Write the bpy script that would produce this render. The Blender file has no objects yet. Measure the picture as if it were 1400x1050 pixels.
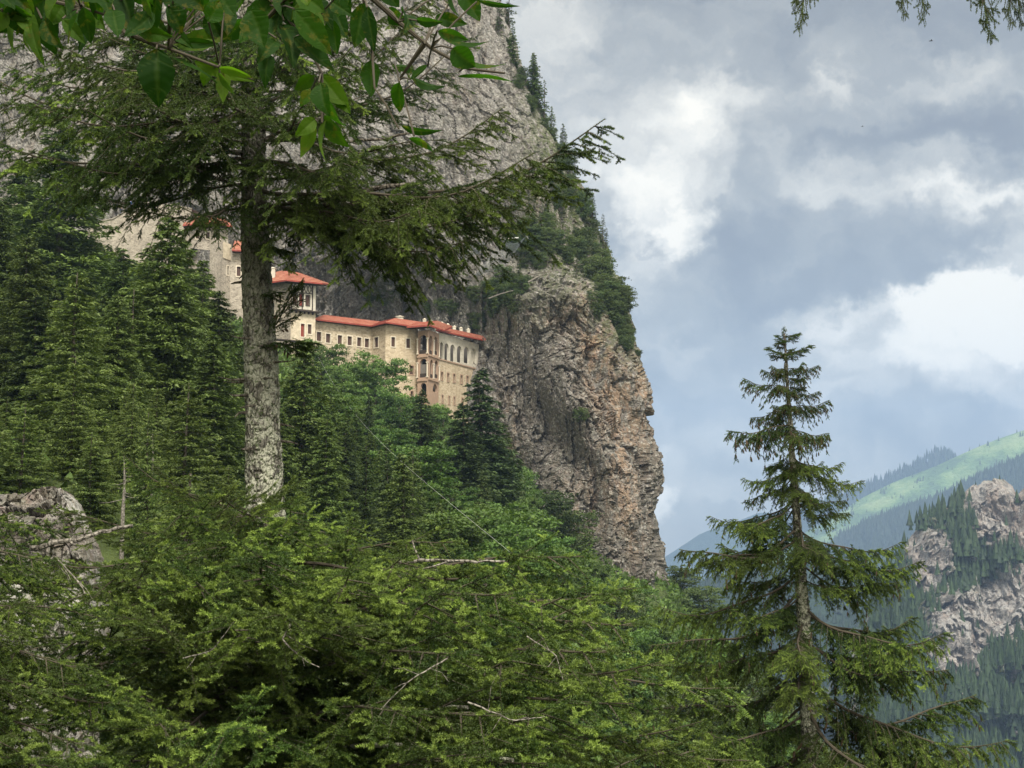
import bpy, math, random
import numpy as np
from mathutils import Vector, Matrix
R = math.radians
sc = bpy.context.scene
col = sc.collection

# ------------------------------------------------------------------ camera
FPX, CX, CY, PITCH = 2033.0, 700.0, 525.0, R(7.0)
cam_d = bpy.data.cameras.new('camera')
cam = bpy.data.objects.new('camera', cam_d); col.objects.link(cam)
cam_d.sensor_width = 36.0; cam_d.lens = 36.0 * FPX / 1400.0
cam_d.clip_start = 0.05; cam_d.clip_end = 30000
cam.location = (0, 0, 0); cam.rotation_euler = (R(90) + PITCH, 0, 0)
sc.camera = cam
cp, sp = math.cos(PITCH), math.sin(PITCH)

def rayv(px, py):
    u = (np.asarray(px, float) - CX) / FPX; v = (CY - np.asarray(py, float)) / FPX
    return u, cp - v * sp, sp + v * cp
def P(px, py, Y):
    """a real point at distance Y in front of the viewpoint"""
    a, b, c = rayv(px, py)
    return np.stack(np.broadcast_arrays(a / b * Y, np.asarray(Y, float) + 0 * a, c / b * Y), -1)

# ------------------------------------------------------------------ world, sun
SUN_EL, SUN_AZ = R(50), R(168)          # behind the viewer
sun_dir = Vector((math.sin(SUN_AZ) * math.cos(SUN_EL), math.cos(SUN_AZ) * math.cos(SUN_EL), math.sin(SUN_EL)))
world = bpy.data.worlds.new("World"); sc.world = world; world.use_nodes = True
wt = world.node_tree; wt.nodes.clear()
def wn(t, **k):
    n = wt.nodes.new(t)
    for a, b in k.items(): setattr(n, a, b)
    return n
def wmath(op, a, b=None, c=None, clamp=False):
    n = wn('ShaderNodeMath', operation=op, use_clamp=clamp)
    for i, x in enumerate((a, b, c)):
        if x is None: continue
        if isinstance(x, (int, float)): n.inputs[i].default_value = x
        else: wt.links.new(x, n.inputs[i])
    return n.outputs[0]
def wvec(op, a, b=None):
    n = wn('ShaderNodeVectorMath', operation=op)
    for i, x in enumerate((a, b)):
        if x is None: continue
        if isinstance(x, (tuple, list)): n.inputs[i].default_value = x
        else: wt.links.new(x, n.inputs[i])
    return n
tc = wn('ShaderNodeTexCoord'); D0 = tc.outputs['Generated']
sky = wn('ShaderNodeTexSky', sky_type='NISHITA', sun_disc=False)
sky.sun_elevation = SUN_EL; sky.sun_rotation = SUN_AZ % (2 * math.pi); sky.altitude = 1200
def wnoise(vec, scale, detail, rough=0.55):
    n = wn('ShaderNodeTexNoise'); n.inputs['Scale'].default_value = scale
    n.inputs['Detail'].default_value = detail; n.inputs['Roughness'].default_value = rough
    wt.links.new(vec, n.inputs['Vector']); return n
w1 = wnoise(D0, 11.0, 9.0, 0.66)
w1c = wvec('SUBTRACT', w1.outputs['Color'], (.5, .5, .5)).outputs[0]
w1s = wvec('MULTIPLY', w1c, (.15, .0, .12)).outputs[0]
DW = wvec('ADD', D0, w1s).outputs[0]
def blob(px, py, rx, ry, soft=0.5):
    """a bank of cloud in the direction of the sky where it stands; returns 0..1"""
    a, b, c = rayv(px, py); L = math.sqrt(a * a + b * b + c * c)
    d = wvec('SUBTRACT', DW, (float(a / L), float(b / L), float(c / L))).outputs[0]
    s = wvec('MULTIPLY', d, (FPX / rx, 1.2, FPX / ry)).outputs[0]
    ln = wvec('LENGTH', s).outputs['Value']
    m = wn('ShaderNodeMapRange', interpolation_type='SMOOTHSTEP')
    m.inputs['From Min'].default_value = 1 + soft * .62; m.inputs['From Max'].default_value = max(0.0, 1 - soft * .8)
    wt.links.new(ln, m.inputs['Value'])
    return m.outputs['Result']
n_mid = wnoise(wvec('MULTIPLY', DW, (1, 1, 2.2)).outputs[0], 5.0, 6.0, 0.55).outputs['Fac']
n_fine = wnoise(wvec('MULTIPLY', DW, (1, 1, 1.6)).outputs[0], 22.0, 5.0, 0.6).outputs['Fac']
acc = wmath('MULTIPLY_ADD', n_mid, 0.80, 0.33 - 0.40)
acc = wmath('MULTIPLY_ADD', n_fine, 0.46, acc)
acc = wmath('SUBTRACT', acc, 0.235)
#            px    py   rx   ry  soft amount
CLOUDS = [(905, 235, 110, 75, .55, .20), (925, 325, 62, 32, .45, .24), (870, 300, 60, 60, .6, .12),
          (960, 165, 60, 60, .7, .14), (1235, 235, 120, 46, .5, .24), (1150, 106, 30, 16, .9, .10),
          (1345, 262, 70, 36, .7, .06), (1400, 330, 45, 80, .5, .16), (1120, 265, 150, 60, .8, .05), (1260, 190, 230, 70, .8, -.13),
          (1370, 425, 115, 52, .4, .50), (1250, 465, 150, 50, .45, .20), (1120, 430, 60, 22, .6, .12),
          (1330, 540, 150, 70, .6, .17), (1120, 500, 120, 40, .8, .08), (905, 700, 30, 30, .7, .30),
          (1330, 90, 60, 30, .8, .10), (1060, 210, 60, 50, .7, .09), (760, 120, 60, 140, .7, .08),
          (1160, 340, 190, 80, .5, -.12), (1050, 20, 260, 60, .9, -.05), (1330, 190, 160, 42, .55, -.13), (1240, 385, 130, 40, .6, -.12),
          (990, 400, 110, 60, .7, -.07), (1150, 60, 220, 50, .8, -.06), (1260, 590, 90, 45, .7, -.13),
          (880, 340, 30, 14, .5, -.14), (1010, 300, 60, 90, .6, -.06)]
for (px, py, rx, ry, so, am) in CLOUDS:
    acc = wmath('MULTIPLY_ADD', blob(px, py, rx, ry, so), am, acc)
acc = wmath('MULTIPLY_ADD', acc, 1.62, -0.15)
ramp = wn('ShaderNodeValToRGB')
el = ramp.color_ramp.elements
el[0].position = 0.0; el[0].color = (.235, .25, .285, 1)
el[1].position = 1.0; el[1].color = (1.12, 1.10, 1.07, 1)
for p_, c_ in ((.18, (.285, .305, .335, 1)), (.38, (.405, .425, .445, 1)), (.58, (.62, .63, .635, 1)), (.80, (.90, .90, .90, 1))):
    e = el.new(p_); e.color = c_
wt.links.new(acc, ramp.inputs['Fac'])
# clear-sky light shows thinly through the cloud; the unseen sky towards the sun is brightened to light the land
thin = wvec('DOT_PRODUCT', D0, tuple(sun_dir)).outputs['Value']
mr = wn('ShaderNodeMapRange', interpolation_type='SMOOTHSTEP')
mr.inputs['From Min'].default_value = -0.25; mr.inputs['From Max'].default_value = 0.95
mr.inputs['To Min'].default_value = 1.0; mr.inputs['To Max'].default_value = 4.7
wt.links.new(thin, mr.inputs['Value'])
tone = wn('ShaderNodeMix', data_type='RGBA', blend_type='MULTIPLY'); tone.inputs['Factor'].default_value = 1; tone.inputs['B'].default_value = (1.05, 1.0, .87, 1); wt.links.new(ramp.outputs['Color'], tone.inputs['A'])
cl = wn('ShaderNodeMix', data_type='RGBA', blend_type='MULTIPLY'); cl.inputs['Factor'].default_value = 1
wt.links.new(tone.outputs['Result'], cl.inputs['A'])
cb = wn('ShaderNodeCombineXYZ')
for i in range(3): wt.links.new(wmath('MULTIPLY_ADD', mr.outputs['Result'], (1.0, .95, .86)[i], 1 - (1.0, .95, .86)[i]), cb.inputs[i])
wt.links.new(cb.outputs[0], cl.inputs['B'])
bg1 = wn('ShaderNodeBackground'); bg1.inputs['Strength'].default_value = 0.06
wt.links.new(sky.outputs['Color'], bg1.inputs['Color'])
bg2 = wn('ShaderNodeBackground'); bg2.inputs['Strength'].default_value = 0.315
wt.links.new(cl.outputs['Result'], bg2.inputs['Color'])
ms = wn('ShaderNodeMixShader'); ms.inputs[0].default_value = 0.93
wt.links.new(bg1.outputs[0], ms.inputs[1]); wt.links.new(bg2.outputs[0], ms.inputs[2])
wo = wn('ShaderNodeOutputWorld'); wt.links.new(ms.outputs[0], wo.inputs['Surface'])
world.cycles.sampling_method = 'MANUAL'; world.cycles.sample_map_resolution = 512

sl = bpy.data.lights.new('sun', 'SUN'); sun = bpy.data.objects.new('sun', sl); col.objects.link(sun)
sl.energy = 1.5; sl.angle = R(14); sl.color = (1.0, .95, .86)
sun.rotation_euler = sun_dir.to_track_quat('Z', 'Y').to_euler()
sc.view_settings.view_transform = 'Standard'; sc.view_settings.look = 'None'
sc.view_settings.exposure = 1.78; sc.view_settings.gamma = 1.0
sc.view_settings.use_curve_mapping = False
sc.render.engine = 'CYCLES'
cy = sc.cycles
cy.use_denoising = True; cy.denoiser = 'OPENIMAGEDENOISE'; cy.denoising_input_passes = 'RGB_ALBEDO_NORMAL'; cy.denoising_prefilter = 'ACCURATE'
cy.max_bounces = 5; cy.diffuse_bounces = 3; cy.glossy_bounces = 1; cy.transmission_bounces = 3
cy.transparent_max_bounces = 8; cy.volume_bounces = 0; cy.use_adaptive_sampling = True; cy.adaptive_threshold = 0.01
cy.caustics_reflective = False; cy.caustics_refractive = False
cy.sample_clamp_indirect = 4
sc.render.use_persistent_data = False

# ------------------------------------------------------------------ numpy noise
def _hash(ix, iy, iz, s):
    h = (ix.astype(np.int64) * 374761393 + iy.astype(np.int64) * 668265263 + iz.astype(np.int64) * 2147483647 + s * 974634777) & 0xffffffff
    h = ((h ^ (h >> 13)) * 1274126177) & 0xffffffff
    h = ((h ^ (h >> 15)) * 2246822519) & 0xffffffff
    return ((h ^ (h >> 16)) & 0xffffff).astype(np.float64) / 0xffffff
def vnoise(p, s=0):
    i = np.floor(p).astype(np.int64); f = p - i; f = f * f * f * (f * (f * 6 - 15) + 10)
    out = 0
    for dx in (0, 1):
        for dy in (0, 1):
            for dz in (0, 1):
                w = (f[..., 0] if dx else 1 - f[..., 0]) * (f[..., 1] if dy else 1 - f[..., 1]) * (f[..., 2] if dz else 1 - f[..., 2])
                out = out + w * _hash(i[..., 0] + dx, i[..., 1] + dy, i[..., 2] + dz, s)
    return out * 2 - 1
def fbm(p, oct=4, s=0, gain=.5, ridged=False):
    a, t, f = 1.0, 0.0, 1.0
    for k in range(oct):
        n = vnoise(p * f + 17.3 * k, s + k)
        if ridged: n = 1 - 2 * np.abs(n)
        t = t + a * n; a *= gain; f *= 2.03
    return t
def blocks(p, s=0, tilt=.8):
    """cellular facets: every cell gets its own height and its own tilt, the way rock breaks"""
    i0 = np.floor(p).astype(np.int64)
    best = np.full(p.shape[:-1], 1e9); second = best.copy(); val = np.zeros(p.shape[:-1])
    for dx in (-1, 0, 1):
        for dy in (-1, 0, 1):
            for dz in (-1, 0, 1):
                c = i0 + np.array([dx, dy, dz])
                q = np.stack([_hash(c[..., 0], c[..., 1], c[..., 2], s + k) for k in range(3)], -1)
                d = p - (c + q); dd = (d * d).sum(-1)
                h = _hash(c[..., 0], c[..., 1], c[..., 2], s + 5) - .5
                tv = h + tilt * (d[..., 0] * (_hash(c[..., 0], c[..., 1], c[..., 2], s + 6) - .5) + d[..., 2] * (_hash(c[..., 0], c[..., 1], c[..., 2], s + 7) - .5))
                m = dd < best
                second = np.where(m, best, np.minimum(second, dd))
                val = np.where(m, tv, val); best = np.where(m, dd, best)
    return val, np.sqrt(second) - np.sqrt(best)
def sstep(x, a, b):
    t = np.clip((np.asarray(x, float) - a) / (b - a), 0, 1); return t * t * (3 - 2 * t)

# ------------------------------------------------------------------ mesh helpers
def make_mesh(name, V, F, mats=(), mi=None, tint=None, smooth=False, attrs=None):
    """V (n,3), F a list of equal-sided face arrays; tint one float per vertex"""
    me = bpy.data.meshes.new(name)
    V = np.ascontiguousarray(V, dtype=np.float32)
    F = [np.asarray(f, dtype=np.int32) for f in (F if isinstance(F, (list, tuple)) else [F]) if len(f)]
    nl = sum(f.size for f in F); nf = sum(len(f) for f in F)
    me.vertices.add(len(V)); me.vertices.foreach_set('co', V.ravel())
    me.loops.add(nl); me.polygons.add(nf)
    me.loops.foreach_set('vertex_index', np.concatenate([f.ravel() for f in F]))
    tot = np.concatenate([np.full(len(f), f.shape[1], np.int32) for f in F])
    st = np.concatenate([[0], np.cumsum(tot)[:-1]]).astype(np.int32)
    me.polygons.foreach_set('loop_start', st); me.polygons.foreach_set('loop_total', tot)
    for m in mats: me.materials.append(m)
    if mi is not None: me.polygons.foreach_set('material_index', np.ascontiguousarray(mi, dtype=np.int32))
    me.polygons.foreach_set('use_smooth', np.full(nf, bool(smooth)))
    for k, a in (attrs or ({'tint': tint} if tint is not None else {})).items():
        at = me.attributes.new(k, 'FLOAT', 'POINT'); at.data.foreach_set('value', np.ascontiguousarray(a, dtype=np.float32))
    me.update(calc_edges=True); me.validate()
    return me
def link(name, me, parent=None, loc=None):
    o = bpy.data.objects.new(name, me); col.objects.link(o)
    if parent is not None: o.parent = parent
    if loc is not None: o.location = loc
    return o
def tag(o, label=None, cat=None, group=None, kind=None):
    if label: o['label'] = label
    if cat: o['category'] = cat
    if group: o['group'] = group
    if kind: o['kind'] = kind
    return o
def thing(name, loc, label, cat, group=None):
    o = bpy.data.objects.new(name, None); col.objects.link(o); o.location = [float(c) for c in loc]
    return tag(o, label, cat, group)

class MB:
    """collects faces by vertex count"""
    def __init__(s): s.v = []; s.f = {}; s.m = {}; s.n = 0; s.t = []
    def add(s, V, F, m=0, t=0.0):
        V = np.asarray(V, float).reshape(-1, 3); F = np.asarray(F, int)
        k = F.shape[1]; s.v.append(V); s.f.setdefault(k, []).append(F + s.n); s.m.setdefault(k, []).append(np.full(len(F), m)); s.n += len(V)
        s.t.append(np.zeros(len(V)) + t)
    def box(s, c, ax, ay, az, m=0, t=0.0):
        """c centre; ax, ay, az half-extent vectors"""
        c, ax, ay, az = [np.asarray(q, float) for q in (c, ax, ay, az)]
        V = [c + i * ax + j * ay + k * az for k in (-1, 1) for j in (-1, 1) for i in (-1, 1)]
        s.add(V, [[0, 2, 3, 1], [4, 5, 7, 6], [0, 1, 5, 4], [2, 6, 7, 3], [0, 4, 6, 2], [1, 3, 7, 5]], m, t)
    def tube(s, pts, rad, n=6, m=0, t=0.0, cap=True):
        pts = np.asarray(pts, float); K = len(pts); rad = np.zeros(K) + rad
        d = np.gradient(pts, axis=0); d /= np.linalg.norm(d, axis=1)[:, None] + 1e-12
        ref = np.array([0, 0, 1.0]) if abs(d[:, 2]).mean() < .8 else np.array([0, 1.0, 0])
        a = np.cross(d, ref); a /= np.linalg.norm(a, axis=1)[:, None] + 1e-12; b = np.cross(d, a)
        th = np.arange(n) * 2 * np.pi / n
        V = pts[:, None] + rad[:, None, None] * (a[:, None] * np.cos(th)[None, :, None] + b[:, None] * np.sin(th)[None, :, None])
        i = np.arange(K - 1)[:, None] * n; j = np.arange(n)[None]; j2 = (j + 1) % n
        F = np.stack([i + j, i + j2, i + n + j2, i + n + j], -1).reshape(-1, 4)
        s.add(V.reshape(-1, 3), F, m, t)
        if cap:
            s.add(V[-1], [[k, (k + 1) % n, 0] for k in range(1, n - 1)], m, t)
    def data(s):
        ks = sorted(s.f)
        return np.concatenate(s.v), [np.concatenate(s.f[k]) for k in ks], np.concatenate([np.concatenate(s.m[k]) for k in ks]), np.concatenate(s.t)
    def mesh(s, name, mats, smooth=False):
        V, F, mi, t = s.data(); return make_mesh(name, V, F, mats, mi, t, smooth)
    def build(s, name, mats, parent=None, origin=(0, 0, 0), smooth=False):
        V, F, mi, t = s.data()
        me = make_mesh(name, V - np.asarray(origin, float), F, mats if isinstance(mats, (list, tuple)) else [mats], mi, t, smooth)
        return link(name, me, parent)

# ------------------------------------------------------------------ materials
class NT:
    def __init__(s, name):
        s.m = bpy.data.materials.new(name); s.m.use_nodes = True; s.t = s.m.node_tree; s.t.nodes.clear()
        s.out = s.n('ShaderNodeOutputMaterial')
    def n(s, t, **k):
        q = s.t.nodes.new(t)
        for a, b in k.items(): setattr(q, a, b)
        return q
    def l(s, a, b): s.t.links.new(a, b)
    def set(s, inp, x):
        if hasattr(x, 'is_output') or isinstance(x, bpy.types.NodeSocket): s.l(x, inp)
        else: inp.default_value = x
    def math(s, op, a, b=None, c=None, clamp=False):
        q = s.n('ShaderNodeMath', operation=op, use_clamp=clamp)
        for i, x in enumerate((a, b, c)):
            if x is not None: s.set(q.inputs[i], x)
        return q.outputs[0]
    def pos(s, scale=(1, 1, 1), obj=False):
        if obj: src = s.n('ShaderNodeTexCoord').outputs['Object']
        else: src = s.n('ShaderNodeNewGeometry').outputs['Position']
        q = s.n('ShaderNodeVectorMath', operation='MULTIPLY'); s.l(src, q.inputs[0]); q.inputs[1].default_value = scale
        return q.outputs[0]
    def noise(s, vec, scale, detail=5, rough=.6, out='Fac', dist=0):
        q = s.n('ShaderNodeTexNoise'); s.l(vec, q.inputs['Vector']); q.inputs['Scale'].default_value = scale
        q.inputs['Detail'].default_value = detail; q.inputs['Roughness'].default_value = rough; q.inputs['Distortion'].default_value = dist
        return q.outputs[out]
    def voro(s, vec, scale, feature='F1', out='Distance', rnd=1):
        q = s.n('ShaderNodeTexVoronoi', feature=feature); s.l(vec, q.inputs['Vector']); q.inputs['Scale'].default_value = scale
        q.inputs['Randomness'].default_value = rnd
        return q.outputs[out]
    def ramp(s, f, stops):
        q = s.n('ShaderNodeValToRGB'); e = q.color_ramp.elements
        e[0].position, e[0].color = stops[0][0], (*stops[0][1], 1); e[1].position, e[1].color = stops[-1][0], (*stops[-1][1], 1)
        for p_, c_ in stops[1:-1]:
            x = e.new(p_); x.color = (*c_, 1)
        s.l(f, q.inputs['Fac']); return q.outputs['Color']
    def mr(s, f, a, b, c=0., d=1.):
        q = s.n('ShaderNodeMapRange', interpolation_type='SMOOTHSTEP'); s.set(q.inputs['Value'], f)
        for k, v in (('From Min', a), ('From Max', b), ('To Min', c), ('To Max', d)): q.inputs[k].default_value = v
        return q.outputs['Result']
    def mix(s, f, a, b, mode='MIX'):
        q = s.n('ShaderNodeMix', data_type='RGBA', blend_type=mode); s.set(q.inputs['Factor'], f)
        for k, x in (('A', a), ('B', b)):
            if isinstance(x, tuple): q.inputs[k].default_value = (*x, 1)
            else: s.l(x, q.inputs[k])
        return q.outputs['Result']
    def attr(s, name): return s.n('ShaderNodeAttribute', attribute_name=name).outputs['Fac']
    def bump(s, h, strength=.5, dist=.1, normal=None):
        q = s.n('ShaderNodeBump'); q.inputs['Strength'].default_value = strength; q.inputs['Distance'].default_value = dist
        s.l(h, q.inputs['Height'])
        if normal is not None: s.l(normal, q.inputs['Normal'])
        return q.outputs[0]
    def bsdf(s, colr, rough=.8, bump=None, spec=.3, trans=0.0, transcol=None):
        b = s.n('ShaderNodeBsdfPrincipled'); s.set(b.inputs['Base Color'], (*colr, 1) if isinstance(colr, tuple) else colr)
        s.set(b.inputs['Roughness'], rough); b.inputs['Specular IOR Level'].default_value = spec
        if bump is not None: s.l(bump, b.inputs['Normal'])
        o = b.outputs[0]
        if trans > 0:
            t = s.n('ShaderNodeBsdfTranslucent'); s.set(t.inputs['Color'], transcol if transcol is not None else colr)
            x = s.n('ShaderNodeMixShader'); x.inputs[0].default_value = trans; s.l(o, x.inputs[1]); s.l(t.outputs[0], x.inputs[2]); o = x.outputs[0]
        s.l(o, s.out.inputs['Surface']); return s.m

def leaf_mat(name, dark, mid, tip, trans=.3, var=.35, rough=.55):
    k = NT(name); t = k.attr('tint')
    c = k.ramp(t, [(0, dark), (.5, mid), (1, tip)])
    r = k.n('ShaderNodeObjectInfo').outputs['Random']
    big = k.noise(k.pos(), .35, 2, .5)
    v = k.math('ADD', k.mr(r, 0, 1, 1 - var, 1 + var * .6), k.mr(big, .3, .7, -.18, .18))
    cb_ = k.n('ShaderNodeCombineXYZ'); k.l(v, cb_.inputs[0]); k.l(v, cb_.inputs[1]); k.l(v, cb_.inputs[2])
    c = k.mix(1.0, c, cb_.outputs[0], 'MULTIPLY')
    warm = k.mix(k.mr(k.math('FRACT', k.math('MULTIPLY', r, 7.3)), 0, 1, 0, .35), c, (.10, .12, .03))
    return k.bsdf(warm, rough, None, .25, trans, k.mix(1.0, warm, (1.15, 1.25, .55), 'MULTIPLY'))
M = {}
M['needle'] = leaf_mat('spruce_needles', (.010, .022, .007), (.050, .092, .018), (.24, .33, .065), .22, .22)
M['needle_far'] = leaf_mat('conifer_foliage', (.011, .023, .008), (.054, .092, .023), (.145, .205, .052), .2, .42)
M['needle_pale'] = leaf_mat('young_conifer_foliage', (.02, .038, .012), (.075, .115, .030), (.17, .22, .06), .25, .15)
M['needle_deep'] = leaf_mat('deep_conifer_foliage', (.014, .028, .012), (.036, .062, .022), (.075, .11, .036), .15, .2)
M['broad'] = leaf_mat('broadleaf_foliage', (.018, .042, .010), (.068, .135, .028), (.18, .28, .065), .3, .22)
M['broad_pale'] = leaf_mat('pale_broadleaf_foliage', (.03, .06, .015), (.10, .175, .045), (.21, .31, .09), .3, .15)
M['broad_dull'] = leaf_mat('scrub_foliage', (.028, .05, .016), (.06, .095, .03), (.11, .15, .05), .25, .3)

def bark_mat(name, c0, c1, c2, scale, lichen=None):
    k = NT(name); p = k.pos((1, 1, .45)); n = k.noise(p, scale, 6, .7); v = k.voro(p, scale * 1.6, 'DISTANCE_TO_EDGE')
    c = k.ramp(n, [(.3, c0), (.5, c1), (.72, c2)])
    c = k.mix(k.mr(v, 0, .12, .75, 0), c, tuple(x * .35 for x in c0))
    if lichen:
        l = k.noise(k.pos(), scale * .55, 5, .7); zz = k.n('ShaderNodeSeparateXYZ'); k.l(k.pos(), zz.inputs[0]); lo = k.mr(zz.outputs['Z'], 4.0, .2, .25, 1.0)
        c = k.mix(k.math('MULTIPLY', k.mr(l, .465, .53), lo), c, lichen)
        l2 = k.noise(k.pos((1.3, 1.3, 1.3)), scale * 1.3, 4, .7); c = k.mix(k.mr(l2, .54, .62, 0, .9), c, (.055, .075, .028))
    h = k.math('ADD', n, k.mr(v, 0, .2))
    return k.bsdf(c, .9, k.bump(h, .8, .02), .1)
M['bark'] = bark_mat('spruce_bark', (.055, .045, .036), (.12, .105, .085), (.20, .18, .15), 9)
M['bark_lichen'] = bark_mat('lichen_bark', (.06, .055, .045), (.14, .13, .11), (.27, .26, .22), 13, (.37, .37, .29))
M['twig'] = NT('twig_bark').bsdf((.06, .05, .035), .9)
M['deadwood'] = bark_mat('dead_wood', (.12, .105, .09), (.22, .20, .17), (.34, .31, .27), 12)
M['cone'] = NT('cone_scales').bsdf((.06, .038, .022), .7)
# ------------------------------------------------------------------ rock materials
def rock_mat(name, base, accents, scale=1.0, moss=True):
    """attribute 'rust' marks iron-stained stone, 'moss' marks overgrown stone, 'pale' marks washed limestone"""
    k = NT(name); p = k.pos()
    n1 = k.noise(k.pos((1, 1, .55)), .16 * scale, 8, .62, dist=.6)
    n2 = k.noise(p, .9 * scale, 6, .68)
    n3 = k.noise(p, 4.2 * scale, 4, .7)
    c = k.ramp(k.math('ADD', k.math('MULTIPLY', n1, .45), k.math('MULTIPLY', n2, .55)), base)
    rust = k.math('MULTIPLY', k.attr('rust'), k.mr(k.noise(k.pos((1.2, 1.2, .5)), .35 * scale, 6, .65), .40, .56))
    c = k.mix(rust, c, accents[0])
    pale = k.math('MULTIPLY', k.attr('pale'), k.mr(k.noise(k.pos((1, 1, .22)), .45 * scale, 7, .7, dist=.5), .36, .60))
    c = k.mix(pale, c, accents[1])
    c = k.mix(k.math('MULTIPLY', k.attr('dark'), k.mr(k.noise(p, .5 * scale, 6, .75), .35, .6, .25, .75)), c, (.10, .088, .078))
    c = k.mix(k.mr(k.noise(k.pos((1, 1, .10)), .30 * scale, 5, .65, dist=.4), .50, .66, 0, .55), c, (.085, .078, .072))
    # dark seepage streaks running down the face, lichen spots
    st = k.noise(k.pos((1, 1, .12)), .9 * scale, 6, .7)
    c = k.mix(k.mr(st, .56, .70, 0, .55), c, (.075, .068, .062))
    sp_ = k.voro(p, 2.6 * scale, 'F1', 'Color'); s_c = k.n('ShaderNodeSeparateColor'); k.l(sp_, s_c.inputs[0])
    c = k.mix(k.mr(s_c.outputs[0], .72, .8, 0, .45), c, (.09, .08, .072)); c = k.mix(k.mr(s_c.outputs[1], .80, .86, 0, .5), c, (.42, .40, .36))
    li = k.noise(p, 2.2 * scale, 5, .75)
    c = k.mix(k.mr(li, .60, .70, 0, .6), c, (.36, .34, .29))
    e1 = k.voro(k.mix(.12, p, k.noise(p, 1.2 * scale, 3, .6, 'Color')), .75 * scale, 'DISTANCE_TO_EDGE')
    c = k.mix(k.mr(k.noise(p, 6 * scale, 3, .6), .44, .66, .0, .3), c, (.06, .055, .05))
    if moss:
        ms_ = k.math('MULTIPLY', k.attr('moss'), k.mr(k.noise(p, .8 * scale, 6, .7), .40, .56))
        c = k.mix(ms_, c, (.07, .085, .03))
    h = k.math('ADD', k.math('MULTIPLY', n2, 1.0), k.math('ADD', k.math('MULTIPLY', n3, .45), k.math('MULTIPLY', k.mr(e1, 0, .06), .25)))
    return k.bsdf(c, .92, k.bump(h, .7, .6 / scale), .15)
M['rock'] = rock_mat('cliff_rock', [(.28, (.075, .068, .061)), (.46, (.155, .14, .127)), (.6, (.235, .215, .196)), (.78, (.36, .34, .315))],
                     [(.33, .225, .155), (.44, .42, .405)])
M['rock_near'] = rock_mat('outcrop_rock', [(.28, (.07, .06, .058)), (.46, (.14, .12, .115)), (.6, (.20, .175, .17)), (.78, (.32, .29, .27))],
                          [(.42, .28, .2), (.5, .48, .45)], 3.0)
M['rock_far'] = rock_mat('mountain_rock', [(.28, (.10, .09, .082)), (.46, (.19, .172, .158)), (.6, (.27, .25, .232)), (.78, (.38, .355, .33))],
                         [(.28, .205, .16), (.33, .315, .30)], .22)

# ------------------------------------------------------------------ the cliff
EDGE = np.array([(-700, 640), (-300, 660), (-100, 668), (0, 684), (40, 698), (75, 708), (110, 722), (150, 742), (200, 772), (250, 797), (290, 811), (330, 830),
                 (365, 841), (392, 845), (410, 848), (440, 858), (480, 871), (520, 876), (560, 878), (600, 878), (625, 893), (650, 896), (670, 894), (700, 893), (740, 899),
                 (775, 905), (805, 917), (850, 930), (950, 960), (1100, 1000)], float)
def edge_px(py): return np.interp(py, EDGE[:, 0], EDGE[:, 1])
def cliff_Y(px, py):
    px = np.asarray(px, float); py = np.asarray(py, float)
    Y = 293 + 0 * px
    Y = Y + 13 * np.exp(-((px - 520) / 120) ** 2 - ((py - 445) / 75) ** 2)
    Y = Y - 9 * np.exp(-((px - 520) / 260) ** 2 - ((py - 190) / 130) ** 2)
    Y = Y + 10 * sstep(px, 560, 760) * (1 - sstep(py, 330, 400))
    b = sstep(px, 630, 790) * sstep(py, 365, 415)
    Y = Y - 16 * b
    Y = Y - 5 * sstep(px, 655, 760) * sstep(py, 440, 560)
    Y = Y - 6 * sstep(py, 600, 850)
    e = edge_px(py); t = np.clip((px - (e - 90)) / 90, 0, 1)
    Y = Y + 16 * t ** 2.2
    # a buttress in front on the far left, and gullies
    Y = Y - 8 * np.exp(-((px - 40) / 120) ** 2) + 3 * np.sin(px / 47.0 + py / 130.0)
    # diagonal ribs falling to the right on the lower face
    Y = Y + b * 2.6 * np.sin((px * .9 - py * .35) / 17.0 + 1.2 * np.sin(py / 60.0))
    return Y
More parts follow.
